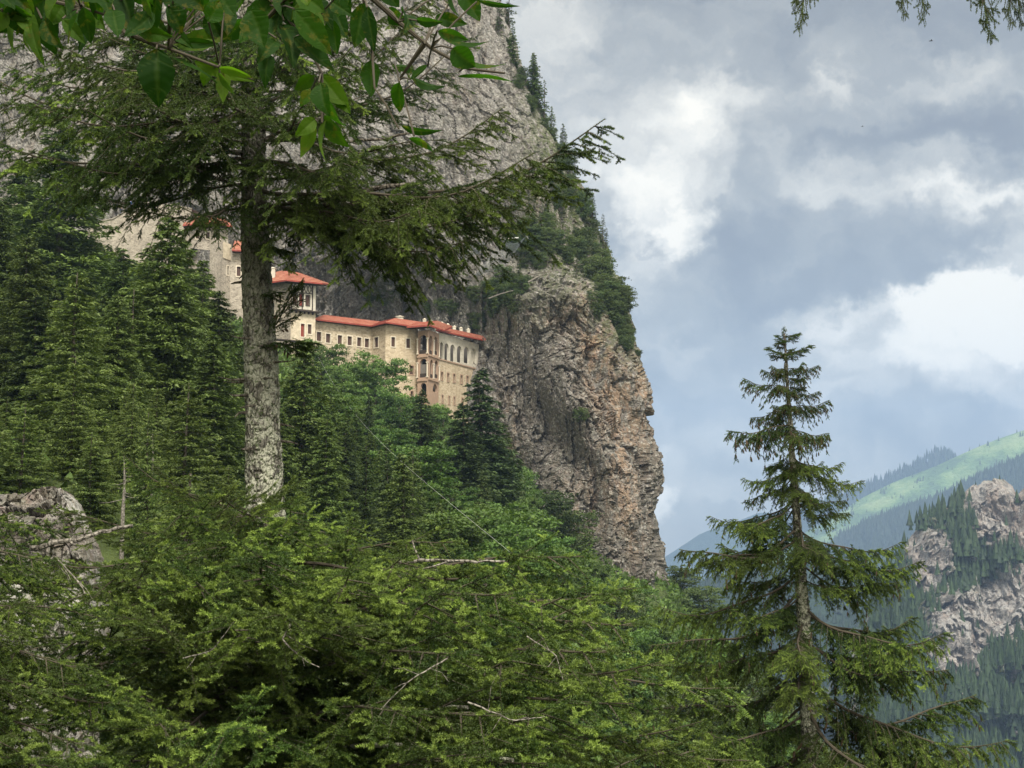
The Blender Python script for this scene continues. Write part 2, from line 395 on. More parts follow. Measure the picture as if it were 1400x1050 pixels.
def cliff_mesh():
    py = np.concatenate([np.arange(-700, -20, 8.0), np.arange(-20, 850, 1.35), np.arange(850, 1100, 8.0)])
    f = np.concatenate([np.linspace(0, .42, 70, endpoint=False), np.linspace(.42, 1, 590)])   # -700 .. edge
    E = edge_px(py)[:, None]; px = -600 + (E + 600) * f[None]
    PY = np.broadcast_to(py[:, None], px.shape)
    front = P(px, PY, cliff_Y(px, PY))
    # the flank behind the edge, turning away from the viewer
    kb = np.array([.6, 1.5, 3, 5, 8, 12, 18, 27, 40, 60, 90, 130.])
    last = front[:, -1:, :]
    xr = last[..., 0] / last[..., 1]
    bx = last[..., 0] + (kb[None] * (xr - .16)) + 1.3 * (1 - np.exp(-kb[None] / 1.5)) * .5
    back = np.stack([bx, last[..., 1] + kb[None], last[..., 2] + 0 * bx - kb[None] * .05], -1)
    V = np.concatenate([front, back], 1)
    nr, nc = V.shape[:2]
    W = V * np.array([1, 1, .46])
    sh = W.copy(); sh[..., 0] += .45 * V[..., 2]            # strata lean
    PXA_ = np.concatenate([px, np.repeat(px[:, -1:], len(kb), 1)], 1); PYA_ = np.broadcast_to(py[:, None], PXA_.shape)
    warp = np.stack([fbm(V / 9, 3, 3), fbm(V / 9, 3, 13), fbm(V / 9, 3, 23)], -1)
    b1, e1 = blocks(sh / 7.5 + warp * .35, 11, 1.2)
    b2, e2 = blocks(sh / 2.6 + warp * .5, 31, 1.3)
    b3, e3 = blocks(sh / 1.05 + warp, 51, 1.3)
    r1 = fbm(W / 14, 5, 71, .5, True); vj = fbm(V / np.array([5.0, 5.0, 34.]) + warp * .15, 4, 73, .55, True)
    amp = .55 + .45 * sstep(PY[:, :1], 330, 420)
    big = fbm(V / 26, 3, 91); fine = fbm(V / 1.3, 3, 95, .6, True)
    up_ = 1 - sstep(PYA_, 380, 440) * sstep(PXA_, 640, 700)
    wr_ = np.concatenate([np.zeros(front.shape[1] - 60), np.linspace(0, 1, 60), np.ones(len(kb))])[None]
    d = ((2.2 - .9 * up_) * b1 + (.85 - .35 * up_) * (1 - .5 * wr_) * b2 + (.45 - .15 * up_) * b3 + (.95 - .3 * up_) * r1 + (1.8 + .3 * up_) * vj + 2.2 * big + .28 * fine) * amp - (.7 - .5 * up_) * (e2 < .06) * amp - .5 * (e1 < .04)
    # push out of the face (towards the viewer) and sideways, so that the outline is ragged as well
    V = V.copy()
    wr = np.concatenate([np.zeros(front.shape[1] - 60), np.linspace(0, 1, 60), np.ones(len(kb))])[None]
    V[..., 1] -= d * (1 - .7 * wr)
    V[..., 0] += (d * .5 - .9) * wr + (1 - wr) * .25 * d
    V[..., 2] += .35 * b2 * amp + .25 * b3
    i = np.arange(nr - 1)[:, None] * nc; j = np.arange(nc - 1)[None]
    F = np.stack([i + j, i + nc + j, i + nc + j + 1, i + j + 1], -1).reshape(-1, 4)
    PXA = np.concatenate([px, np.repeat(px[:, -1:], len(kb), 1)], 1); PYA = np.broadcast_to(py[:, None], PXA.shape)
    g = lambda cx, cy, sx, sy: np.exp(-((PXA - cx) / sx) ** 2 - ((PYA - cy) / sy) ** 2)
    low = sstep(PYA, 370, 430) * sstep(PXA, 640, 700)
    rust = .18 + .95 * (g(790, 410, 22, 30) + g(820, 520, 34, 60) + g(840, 600, 26, 70) + g(800, 470, 26, 28) + g(735, 440, 45, 16) + g(868, 540, 14, 60)
                       + g(860, 700, 24, 70) + g(690, 600, 18, 60) + .8 * g(790, 690, 40, 50) + g(755, 300, 40, 40) + g(15, 225, 22, 50) + .5 * g(150, 130, 40, 60) + .8 * g(565, 415, 12, 22)
                       + .55 * g(610, 60, 40, 70))
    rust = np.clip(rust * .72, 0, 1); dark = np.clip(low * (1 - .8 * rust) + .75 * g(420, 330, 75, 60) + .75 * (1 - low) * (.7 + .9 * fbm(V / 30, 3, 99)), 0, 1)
    pale = np.clip((1 - low) * (.75 - .5 * g(420, 320, 70, 60)) + .25 * low * g(720, 560, 60, 120), 0, 1)
    moss = np.clip(.9 * g(525, 405, 26, 18) + .8 * sstep(PXA, 690, 760) * (1 - sstep(PYA, 330, 470)) + .8 * g(850, 430, 40, 60) + .5 * g(680, 420, 50, 50) + .14, 0, 1)
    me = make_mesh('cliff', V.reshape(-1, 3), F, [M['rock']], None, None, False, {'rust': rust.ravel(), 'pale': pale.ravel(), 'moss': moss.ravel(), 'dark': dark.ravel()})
    o = link('cliff', me); o['kind'] = 'structure'
    return V[:, :front.shape[1]], px, PY
CL_V, CL_PX, CL_PY = cliff_mesh()
def on_cliff(px, py):
    """the point of the rock face in that direction"""
    r = int(np.argmin(abs(CL_PY[:, 0] - py))); c = int(np.argmin(abs(CL_PX[r] - px)))
    return CL_V[r, c].copy()

# ------------------------------------------------------------------ the terrain
TP = []
def tp(px, py, Y): TP.append(tuple(P(px, py, Y)))
for q in [(0, 0, -1.7), (-8, 0, -1.5), (8, 0, -2.2), (0, -20, -.5), (-3, 8, -5.0), (5, 8, -6), (-2.6, 16, -8.5), (5, 25, -12), (-14, 25, -11), (12, 40, -19), (-2, 45, -17), (25, 25, -13), (-40, 10, 0), (-30, 40, -9),
          (40, 10, -8), (60, 60, -38), (60, 110, -55), (-60, -20, 6)]: TP.append(q)
for q in [(-60, 900, 60), (60, 690, 64), (130, 700, 66), (230, 760, 66), (330, 790, 70), (60, 630, 85), (200, 650, 90), (320, 690, 95), (450, 760, 95), (560, 830, 95), (700, 930, 100), (900, 1150, 110),
          (0, 560, 115), (200, 560, 125), (400, 640, 130), (550, 730, 140), (700, 840, 150), (850, 940, 160), (0, 470, 170), (150, 460, 175), (300, 500, 175), (430, 590, 180), (560, 650, 195), (650, 720, 200),
          (780, 820, 210), (900, 900, 220), (0, 380, 230), (150, 380, 230), (280, 440, 225), (400, 530, 235), (480, 560, 245), (560, 585, 255), (640, 600, 262), (700, 680, 262), (800, 752, 262), (870, 800, 262), (930, 822, 285),
          (0, 330, 285), (150, 330, 285), (300, 400, 285), (500, 520, 300), (1000, 900, 280), (1060, 960, 320), (1200, 1180, 330), (1000, 880, 420), (1200, 1250, 520), (900, 800, 420), (1500, 1400, 500), (1100, 1150, 750), (1500, 1350, 800), (600, 560, 420), (200, 350, 420)]: tp(*q)
TP = np.array(TP, float)
def _tps_k(r2): return np.where(r2 > 0, r2 * np.log(r2 + 1e-12), 0) * .5
_n = len(TP); _s = 100.0; _X = TP[:, :2] / _s
_K = _tps_k(((_X[:, None] - _X[None]) ** 2).sum(-1)) + np.eye(_n) * .002
_A = np.zeros((_n + 3, _n + 3)); _A[:_n, :_n] = _K; _A[:_n, _n] = 1; _A[:_n, _n + 1:] = _X; _A[_n, :_n] = 1; _A[_n + 1:, :_n] = _X.T
_w = np.linalg.solve(_A, np.concatenate([TP[:, 2], np.zeros(3)]))
def ground_z(x, y):
    x = np.asarray(x, float); y = np.asarray(y, float); q = np.stack([x, y], -1) / _s
    sh = x.shape; q = q.reshape(-1, 2)
    z = _tps_k(((q[:, None] - _X[None]) ** 2).sum(-1)) @ _w[:_n] + _w[_n] + q @ _w[_n + 1:]
    z = z.reshape(sh)
    rr = np.hypot(x, y)
    z = z + .5 * fbm(np.stack([x / 7, y / 7, 0 * x], -1), 3, 5) * sstep(rr, 4, 30)
    return np.clip(z, -150, 160)
k = NT('forest_floor'); n_ = k.noise(k.pos(), .5, 7, .65)
M['soil'] = k.bsdf(k.ramp(n_, [(.3, (.03, .035, .015)), (.5, (.055, .075, .025)), (.7, (.09, .115, .04))]), .95, k.bump(k.noise(k.pos(), 2.5, 5, .7), .8, .3), .1)
def terrain():
    xs = np.concatenate([np.linspace(-260, -60, 60, endpoint=False), np.linspace(-60, 70, 130, endpoint=False), np.linspace(70, 420, 60)])
    ys = np.concatenate([np.linspace(-60, 100, 140, endpoint=False), np.linspace(100, 300, 120, endpoint=False), np.linspace(300, 1000, 90)])
    X, Y = np.meshgrid(xs, ys); Z = np.concatenate([ground_z(X[i], Y[i])[None] for i in range(len(ys))])
    # sink the outer rim into the valley floor
    V = np.stack([X, Y, Z], -1); nr, nc = X.shape
    i = np.arange(nr - 1)[:, None] * nc; j = np.arange(nc - 1)[None]
    F = np.stack([i + j, i + j + 1, i + nc + j + 1, i + nc + j], -1).reshape(-1, 4)
    o = link('ground', make_mesh('ground', V.reshape(-1, 3), F, [M['soil']], smooth=True)); o['kind'] = 'structure'
terrain()
gmb = MB(); gmb.add([(-5600, -60, -170), (5600, -60, -170), (5600, 10200, -170), (-5600, 10200, -170)], [[0, 1, 2, 3]])
o = gmb.build('valley_floor', M['soil']); o['kind'] = 'structure'

# ------------------------------------------------------------------ far ridges
def ground_cover_mat(name, stops, sc_, trees=None):
    k = NT(name); n = k.math('ADD', k.math('MULTIPLY', k.noise(k.pos(), sc_, 7, .6), .7), k.math('MULTIPLY', k.noise(k.pos(), sc_ * 9, 4, .7), .3))
    return k.bsdf(k.ramp(n, stops), .95, k.bump(k.noise(k.pos(), sc_ * 5, 5, .7), .7, .4 / sc_), .1)
M['meadow'] = ground_cover_mat('alpine_meadow', [(.38, (.07, .12, .05)), (.48, (.13, .22, .07)), (.60, (.25, .33, .13))], .006)
M['far_wood'] = ground_cover_mat('distant_forest', [(.35, (.014, .028, .018)), (.5, (.024, .042, .024)), (.65, (.036, .058, .03))], .02)
M['far_grey'] = ground_cover_mat('distant_mountain', [(.35, (.04, .075, .035)), (.5, (.07, .11, .05)), (.65, (.12, .15, .09))], .004)
def ridge(name, crest, Yc, Yf, py_f, mat, amp=20, nx=260, ny=60, back=600, Ycr=None, attrs=None, rough=0, rs=60):
    crest = np.array(crest, float); px = np.linspace(crest[0, 0], crest[-1, 0], nx); pc = np.interp(px, crest[:, 0], crest[:, 1])
    t = np.linspace(0, 1, ny)
    PXg = np.repeat(px[None], ny, 0); PYg = pc[None] * (1 - t[:, None]) + py_f * t[:, None]
    Yc_ = Yc if Ycr is None else np.interp(px, crest[:, 0], Ycr)[None]
    Yg = Yc_ + (Yf - Yc_) * t[:, None] ** .9 + 0 * PXg
    V = P(PXg, PYg, Yg)
    w = np.sin(np.pi * np.clip(t, 0, 1))[:, None] ** .5 * sstep(t, 0, .08)[:, None]
    V[..., 1] -= amp * fbm(V / np.array([rs * 2, rs * 2, rs * 3.]), 5, 7, .5, True) * w
    if rough:
        V[..., 1] -= 16 * fbm(V / np.array([22, 60, 110.]), 4, 77, .5, True) * sstep(t, 0, .06)[:, None]
        b_, e_ = blocks(V / np.array([rough, rough, rough * 1.5]) + .4 * fbm(V / rough, 2, 9)[..., None], 3, 1.3)
        b2_, e2_ = blocks(V / (rough * .35), 4, 1.3)
        V[..., 1] -= (b_ * rough * .55 + b2_ * rough * .22) * (.2 + .8 * sstep(t, 0, .05)[:, None]); V[..., 2] += (b_ * .14 + b2_ * .1) * rough
    bk = V[:1] + np.array([0, 1.0, -.45]) * back
    V = np.concatenate([bk, V], 0); nr, nc = V.shape[:2]
    i = np.arange(nr - 1)[:, None] * nc; j = np.arange(nc - 1)[None]
    F = np.stack([i + j, i + nc + j, i + nc + j + 1, i + j + 1], -1).reshape(-1, 4)
    at = None
    if attrs:
        A = attrs(PXg, PYg); at = {kk: np.concatenate([a[:1], a], 0).ravel() for kk, a in A.items()}
    o = link(name, make_mesh(name, V.reshape(-1, 3), F, [mat], smooth=not rough, attrs=at)); o['kind'] = 'structure'
    return V[1:], PXg, PYg
FAR_A = ridge('far_mountain', [(-500, 1000), (700, 850), (880, 780), (930, 748), (960, 728), (1000, 716), (1040, 700), (1100, 705), (1160, 730), (1250, 760), (1800, 800)], 8600, 7600, 930, M['far_wood'], 60, 200, 40, rs=300, back=500)
FAR_B = ridge('wooded_ridge', [(1040, 735), (1100, 705), (1150, 685), (1200, 664), (1250, 640), (1287, 622), (1310, 630), (1360, 650), (1700, 700)], 7600, 7200, 800, M['far_wood'], 20, 200, 24)
FAR_C = ridge('meadow_ridge', [(1000, 790), (1080, 740), (1140, 706), (1180, 680), (1220, 660), (1280, 637), (1330, 614), (1365, 600), (1400, 588), (1500, 556), (1800, 500)], 6800, 5900, 800, M['meadow'], 60, 260, 60, rs=160)
FAR_D = ridge('forest_ridge', [(1040, 812), (1120, 760), (1165, 733), (1190, 720), (1240, 700), (1300, 679), (1350, 653), (1400, 632), (1500, 600), (1800, 540)], 5400, 4600, 860, M['far_wood'], 40, 260, 60, rs=140)
FAR_E = ridge('valley_side', [(700, 900), (860, 842), (920, 800), (980, 790), (1060, 770), (1130, 765), (1200, 780), (1260, 800), (1330, 830), (1800, 900)], 2500, 1100, 1180, M['far_wood'], 40, 240, 60, rs=90)
def mt_attrs(px, py):
    g = lambda cx, cy, sx, sy, a=0.: np.exp(-(((px - cx) + a * (py - cy)) / sx) ** 2 - ((py - cy) / sy) ** 2)
    z = 0 * px
    return {'rust': np.clip(.25 + g(1392, 715, 14, 50) + .25, 0, 1) + z, 'pale': np.clip(.55 + g(1330, 830, 90, 50), 0, 1) + z,
            'moss': np.clip(1.15 * (1 - rockness(px, py)), 0, 1)}
def rockness(px, py):
    g = lambda cx, cy, sx, sy, a=0.: np.exp(-(((px - cx) + a * (py - cy)) / sx) ** 4 - ((py - cy) / sy) ** 4)
    band = np.exp(-((py - (862 - (px - 1290) * .42)) / 46) ** 4) * sstep(px, 1230, 1280)
    return np.clip(1.3 * g(1368, 698, 44, 50) + g(1398, 725, 16, 80) + 1.2 * g(1264, 768, 30, 52) + 1.3 * band + g(1330, 700, 14, 34) + g(1290, 880, 40, 40), 0, 1)
MT = ridge('rocky_mountain', [(1160, 900), (1205, 815), (1228, 762), (1240, 740), (1256, 722), (1275, 706), (1295, 694), (1312, 680), (1325, 668), (1338, 660), (1352, 654), (1370, 655), (1385, 663), (1392, 676), (1400, 668), (1425, 640), (1500, 600), (1700, 560)],
           1330, 1120, 1120, M['rock_far'], 22, 560, 420, attrs=mt_attrs, rough=26, rs=70, back=300)
# ------------------------------------------------------------------ monastery
def masonry(name, c0, c1, c2, mortar, sc_=2.6, stain=.3):
    k = NT(name); p = k.pos((1, 1, 1.9))
    wp = k.mix(.06, p, k.noise(p, 2.0, 2, .5, 'Color'))
    v = k.voro(wp, sc_, 'DISTANCE_TO_EDGE'); cell = k.voro(wp, sc_, 'F1', 'Color')
    f = k.n('ShaderNodeSeparateColor'); k.l(cell, f.inputs[0])
    c = k.ramp(f.outputs[0], [(0, c0), (.5, c1), (1, c2)])
    big = k.noise(k.pos(), .22, 5, .65)
    c = k.mix(k.mr(big, .42, .62, 0, stain), c, tuple(x * .62 for x in c0))
    c = k.mix(k.mr(v, 0, .07, .8, 0), c, mortar)
    c = k.mix(k.mr(k.noise(k.pos((1, 1, .15)), 1.3, 5, .7), .55, .7, 0, .35), c, (.16, .14, .12))
    return k.bsdf(c, .9, k.bump(k.math('ADD', k.mr(v, 0, .1), k.noise(p, 7, 3)), .6, .05), .15)
M['ashlar'] = masonry('cream_ashlar', (.36, .29, .20), (.47, .385, .27), (.55, .465, .34), (.46, .36, .25), 2.2, .30)
M['rubble'] = masonry('rubble_stone', (.27, .22, .155), (.43, .35, .245), (.53, .45, .33), (.52, .45, .35), 2.0, .35)
M['oldwall'] = masonry('old_wall_stone', (.22, .19, .155), (.33, .29, .235), (.42, .37, .30), (.45, .40, .33), 2.4, .4)
M['orange'] = masonry('orange_ashlar', (.56, .36, .22), (.62, .42, .27), (.66, .48, .32), (.5, .36, .25), 2.2, .2)
def plain(name, c, rough=.8, var=.15, s_=1.5):
    k = NT(name); n = k.noise(k.pos(), s_, 5, .65)
    return k.bsdf(k.mix(k.mr(n, .35, .68, 0, 1), c, tuple(x * (1 - var) for x in c)), rough, k.bump(n, .3, .03), .2)
M['plaster'] = plain('cream_plaster', (.54, .46, .34), .85, .3)
M['white_plaster'] = plain('pale_plaster', (.50, .46, .38), .85, .22)
M['surround'] = plain('window_stone', (.60, .53, .42))
M['surround_brown'] = plain('brown_window_stone', (.36, .25, .18))
M['shutter'] = plain('brown_window_wood', (.085, .05, .038), .6)
M['red_shutter'] = plain('red_window_wood', (.22, .05, .035), .6)
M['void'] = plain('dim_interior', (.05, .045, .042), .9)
M['shade_room'] = plain('shaded_loggia_plaster', (.16, .145, .13), .9)  # darkened plaster, the shade of the loggia put into its colour
M['timber'] = plain('dark_timber', (.05, .038, .03), .7)
M['fascia'] = plain('red_fascia', (.26, .055, .04), .6, .3)
k = NT('red_roof_tiles'); w_ = k.n('ShaderNodeTexWave', bands_direction='Z'); k.l(k.pos((1, 1, 1)), w_.inputs['Vector']); w_.inputs['Scale'].default_value = 2.4
n_ = k.noise(k.pos(), .9, 6, .7)
M['tiles'] = k.bsdf(k.ramp(k.math('ADD', k.math('MULTIPLY', n_, .8), k.math('MULTIPLY', k.noise(k.pos(), 7, 2), .2)), [(.3, (.17, .07, .045)), (.5, (.29, .115, .072)), (.7, (.37, .19, .135))]), .75, k.bump(w_.outputs['Fac'], .5, .06), .2)
M['chimney'] = plain('chimney_stone', (.55, .49, .39), .9, .3, 3)

class Wall:
    """a vertical wall between two plan points; s runs along it, z is height, n points out to the viewer"""
    def __init__(s, pxa, Ya, pxb, Yb, ref=480):
        s.a = P(pxa, ref, Ya)[:2]; s.b = P(pxb, ref, Yb)[:2]
        d = s.b - s.a; s.L = float(np.hypot(*d)); s.d = d / s.L; s.n = np.array([s.d[1], -s.d[0]])
    def hit(s, px, py):
        a, b, c = rayv(px, py); m = np.array([[a, -s.d[0]], [b, -s.d[1]]])
        t, q = np.linalg.solve(m, s.a); return float(q), float(t * c)
    def pt(s, q, z, off=0.0):
        p = s.a + s.d * q + s.n * off; return np.array([p[0], p[1], z])
    def face(s, z0, z1, holes, mb, depth=.45, m=0, s0=0.0, s1=None, mrev=None):
        """the wall with real openings: cells between all opening edges, reveals in the openings"""
        s1 = s.L if s1 is None else s1; mrev = m if mrev is None else mrev
        S = sorted({s0, s1, *[h[0] for h in holes], *[h[1] for h in holes]}); Z = sorted({z0, z1, *[h[2] for h in holes], *[h[3] for h in holes]})
        for i in range(len(S) - 1):
            for j in range(len(Z) - 1):
                cs, cz = (S[i] + S[i + 1]) / 2, (Z[j] + Z[j + 1]) / 2
                if any(h[0] < cs < h[1] and h[2] < cz < h[3] for h in holes): continue
                mb.add([s.pt(S[i], Z[j]), s.pt(S[i + 1], Z[j]), s.pt(S[i + 1], Z[j + 1]), s.pt(S[i], Z[j + 1])], [[0, 1, 2, 3]], m)
        for h in holes:
            a, b, c, d = h[:4]; arch = len(h) > 4 and h[4]
            if arch:
                r = (b - a) / 2; zc = d - r; K = 8; th = np.linspace(np.pi, 0, K + 1)
                A = [(a + r + r * math.cos(t), zc + r * math.sin(t)) for t in th]
                for i in range(K):
                    (x0, y0), (x1, y1) = A[i], A[i + 1]
                    mb.add([s.pt(x0, y0), s.pt(x1, y1), s.pt(x1, d), s.pt(x0, d)], [[0, 1, 2, 3]], m)
                    mb.add([s.pt(x0, y0), s.pt(x1, y1), s.pt(x1, y1, -depth), s.pt(x0, y0, -depth)], [[0, 1, 2, 3]], mrev)
                d2 = zc
            else:
                d2 = d
                mb.add([s.pt(a, d), s.pt(b, d), s.pt(b, d, -depth), s.pt(a, d, -depth)], [[0, 1, 2, 3]], mrev)
            for q in (a, b): mb.add([s.pt(q, c), s.pt(q, d2), s.pt(q, d2, -depth), s.pt(q, c, -depth)], [[0, 1, 2, 3]], mrev)
            mb.add([s.pt(a, c), s.pt(b, c), s.pt(b, c, -depth), s.pt(a, c, -depth)], [[0, 1, 2, 3]], mrev)
    def bar(s, q0, q1, z0, z1, o0, o1, mb, m=0):
        mb.box(s.pt((q0 + q1) / 2, (z0 + z1) / 2, (o0 + o1) / 2), np.append(s.d, 0) * (q1 - q0) / 2, np.append(s.n, 0) * (o1 - o0) / 2, (0, 0, (z1 - z0) / 2), m)

def windows(wall, parent, specs, hw=.42, hh=.75, fm='surround', sm='shutter', fr=.17):
    """specs: (px, py[, half width, half height]) window centres; returns the openings"""
    holes = []
    for w in specs:
        q, z = wall.hit(w[0], w[1]); a, b = (w[2], w[3]) if len(w) > 2 else (hw, hh)
        holes.append((q - a, q + a, z - b, z + b))
        mb = MB(); wall.bar(q - a - .02, q + a + .02, z - b, z + b, -.30, -.26, mb)
        wall.bar(q - .035, q + .035, z - b, z + b, -.26, -.22, mb); wall.bar(q - a, q + a, z + b * .25, z + b * .25 + .06, -.26, -.23, mb)
        o = mb.build('window', M[w[4] if len(w) > 4 else sm], parent, parent.location)
        mf = MB()
        for q0, q1 in ((q - a - fr, q - a), (q + a, q + a + fr)): wall.bar(q0, q1, z - b - fr, z + b + fr, -.12, .07, mf)
        wall.bar(q - a, q + a, z + b, z + b + fr, -.12, .07, mf); wall.bar(q - a - .02, q + a + .02, z - b - fr, z - b, -.12, .11, mf)
        f = mf.build('frame', M[w[5] if len(w) > 5 else fm], o, parent.location)
    return holes

def unit_(v): return v / (np.linalg.norm(v) + 1e-9)
def roof(parent, eave, ridge_, thick=.28, name='roof', label=None):
    """eave and ridge: matching lists of points; tiles on top, boarded soffit, red fascia"""
    e = np.array(eave, float); r = np.array(ridge_, float); n = len(e)
    dn = np.array([0, 0, -thick])
    mb = MB()
    for i in range(n - 1):
        K = 6
        mb.add([e[i], e[i + 1], r[i + 1], r[i]], [[0, 1, 2, 3]], 0)
        h0, h1 = [np.append(unit_(q[:2]), 0) * 1.9 for q in (r[i] - e[i], r[i + 1] - e[i + 1])]
        mb.add([e[i] + dn, e[i + 1] + dn, e[i + 1] + dn + h1, e[i] + dn + h0], [[0, 3, 2, 1]], 1)
        out = np.cross(e[i + 1] - e[i], (0, 0, 1)); out /= np.linalg.norm(out) + 1e-9
        mb.add([e[i], e[i + 1], e[i + 1] + dn, e[i] + dn], [[0, 3, 2, 1]], 2)
        # tile courses standing proud along the slope
        for q in np.arange(.12, 1, .16):
            a0, a1 = e[i] * (1 - q) + r[i] * q, e[i + 1] * (1 - q) + r[i + 1] * q
            up = np.array([0, 0, .05]); b0, b1 = a0 + (r[i] - e[i]) * .03, a1 + (r[i + 1] - e[i + 1]) * .03
            mb.add([a0 + up, a1 + up, b1 + up * .3, b0 + up * .3], [[0, 1, 2, 3]], 0)
            mb.add([a0 - up * .1, a1 - up * .1, a1 + up, a0 + up], [[0, 1, 2, 3]], 2)
    for i in (0, n - 1): mb.add([e[i], r[i], r[i] + dn, e[i] + dn], [[0, 1, 2, 3]], 2)
    return mb.build(name, [M['tiles'], M['timber'], M['fascia']], parent, parent.location)

def chimney(parent_roof, origin, px, pytop, Y, w=.26, h=1.7, body='chimney'):
    t = P(px, pytop, Y); mb = MB()
    mb.box((t[0], Y, t[2] - .35 - h / 2), (w, 0, 0), (0, w, 0), (0, 0, h / 2))
    mb.box((t[0], Y, t[2] - .32), (w * 1.25, 0, 0), (0, w * 1.25, 0), (0, 0, .05))
    mb.add([(t[0] - w, Y - w, t[2] - .27), (t[0] + w, Y - w, t[2] - .27), (t[0] + w, Y + w, t[2] - .27), (t[0] - w, Y + w, t[2] - .27), (t[0], Y, t[2])],
           [[0, 1, 4], [1, 2, 4], [2, 3, 4], [3, 0, 4]])
    mb.build('chimney', M[body], parent_roof, origin)

# main wing
ROOT = P(540, 575, 268)
mw = thing('monastery_building', ROOT, 'long cream stone monastery wing with red roof and arcaded end under the cliff', 'building')
W1 = Wall(430, 262, 508, 271); W2 = Wall(508, 271, 527, 267.8); W3 = Wall(527, 267.8, 571, 271.8)
W4 = Wall(571, 270.6, 585, 269.3); W5 = Wall(585, 269.3, 600, 274.6); W6 = Wall(600, 275.0, 654.5, 290)
zb = P(560, 640, 268)[2]
def ztop(w, px, py): return w.hit(px, py)[1]
mb = MB()
h = windows(W1, mw, [(436, 460), (448.5, 462.5), (464.5, 464.5), (478, 466), (491, 467.5), (501.5, 469), (479, 501.5, .42, .75, 'shutter', 'surround_brown'), (452, 499, .42, .75, 'shutter', 'surround_brown')], .5, .82)
W1.face(zb, ztop(W1, 470, 443), h, mb)
h = windows(W2, mw, [(514.5, 468, .62, .95)])
W2.face(zb, ztop(W2, 517, 443), h, mb, m=0)
h = windows(W3, mw, [(537.5, 467.5, .42, .88), (558, 469.5, .42, .88), (541.5, 504, .40, .80, 'shutter', 'surround_brown'), (562.5, 506, .40, .80, 'shutter', 'surround_brown'),
                     (543.3, 536, .28, .62, 'shutter', 'surround_brown'), (563, 539.5, .28, .62, 'shutter', 'surround_brown')])
W3.face(zb, ztop(W3, 550, 441), h, mb, m=1)
# bay of loggias: two storeys of arches and an arched base
def ar(w, x0, x1, y0, y1, arch=True):
    (a, z1), (b, _) = w.hit(x0, y0), w.hit(x1, y0); z0 = w.hit((x0 + x1) / 2, y1)[1]; return (a, b, z0, z1, arch)
h4 = [ar(W4, 572.8, 583.7, 458.5, 483.8), ar(W4, 573.8, 584.0, 491, 516.0), ar(W4, 574.8, 583.0, 524, 540)]
W4.face(zb, ztop(W4, 578, 452), h4, mb, depth=.5, m=2)
h5 = [ar(W5, 587.0, 591.5, 458, 484.5), ar(W5, 593.2, 598.3, 459.5, 485), ar(W5, 588.2, 592.2, 491, 517), ar(W5, 594.2, 599, 492, 517), ar(W5, 592, 598, 524, 536)]
W5.face(zb, ztop(W5, 590, 452), h5, mb, depth=.5, m=2)
h6 = [ar(W6, x - hw_, x + hw_, y, y + 25 - 2.2 * i * .2) for i, (x, y, hw_) in enumerate([(603.4, 467.0, 2.7), (610.6, 468.5, 2.9), (618.9, 470.2, 3.2), (628.2, 472.0, 3.4), (637.8, 473.5, 3.6), (647.6, 475.0, 3.7)])]
zl = ztop(W6, 625, 497.5)
W6.face(zl, ztop(W6, 625, 462), h6, mb, depth=.4, m=3)
hb = windows(W6, mw, [(604, 514, .38, .72), (612.5, 515.8, .38, .75), (620.8, 517, .38, .75), (630.8, 518.6, .40, .78), (639, 520, .40, .78),
                      (604.8, 545.5, .28, .70), (614, 547, .26, .70), (621, 548, .26, .70), (632, 549.5, .3, .7)], fm='surround_brown')
W6.face(zb, zl, hb, mb, m=1)
mb.build('wall', [M['rubble'], M['ashlar'], M['surround_brown'], M['white_plaster']], mw, mw.location)
# rooms behind the arcades, a string course, floors of the bay, columns
mb = MB()
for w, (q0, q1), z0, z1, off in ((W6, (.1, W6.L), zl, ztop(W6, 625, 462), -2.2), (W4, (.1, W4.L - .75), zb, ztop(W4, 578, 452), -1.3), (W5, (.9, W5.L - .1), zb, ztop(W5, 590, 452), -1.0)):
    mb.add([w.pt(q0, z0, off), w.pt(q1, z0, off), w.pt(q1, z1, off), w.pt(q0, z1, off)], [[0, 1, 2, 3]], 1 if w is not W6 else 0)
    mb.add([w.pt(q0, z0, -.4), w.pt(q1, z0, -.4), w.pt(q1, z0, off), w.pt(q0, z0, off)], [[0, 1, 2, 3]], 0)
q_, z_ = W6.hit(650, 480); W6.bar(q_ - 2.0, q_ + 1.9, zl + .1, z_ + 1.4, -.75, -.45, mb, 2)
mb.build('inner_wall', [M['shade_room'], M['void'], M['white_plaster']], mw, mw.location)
mb = MB(); W6.bar(0, W6.L, zl - .12, zl + .12, 0, .16, mb)
for py_ in (487.5, 520): 
    for w, x in ((W4, 578), (W5, 592)):
        z = w.hit(x, py_)[1]; w.bar(0, w.L, z - .16, z + .16, 0, .2, mb)
mb.build('string_course', M['surround_brown'], mw, mw.location)
for w, hs in ((W4, h4[:2]), (W5, h5[:4])):
    for hh_ in hs:
        mb = MB(); w.bar(hh_[0], hh_[1], hh_[2] + .05, hh_[2] + (.75), -.2, -.12, mb)
        if hh_ is h4[1]: w.bar(hh_[0], hh_[1], hh_[2], hh_[3] - 1.0, -.34, -.28, mb, 1)
        mb.build('railing', [M['timber'], M['shade_room']], mw, mw.location)
for w, q in ((W4, .04), (W4, W4.L - .04), (W5, (h5[0][1] + h5[1][0]) / 2), (W5, W5.L - .06)):
    for hh_ in (h4[0], h4[1]):
        mb = MB(); zc = hh_[3] - .8
        mb.tube([w.pt(q, hh_[2], .14), w.pt(q, zc, .14)], .11, 8); w.bar(q - .2, q + .2, zc, zc + .18, -.02, .28, mb); w.bar(q - .2, q + .2, hh_[2] - .02, hh_[2] + .14, -.02, .28, mb)
        mb.build('column', M['surround'], mw, mw.location)
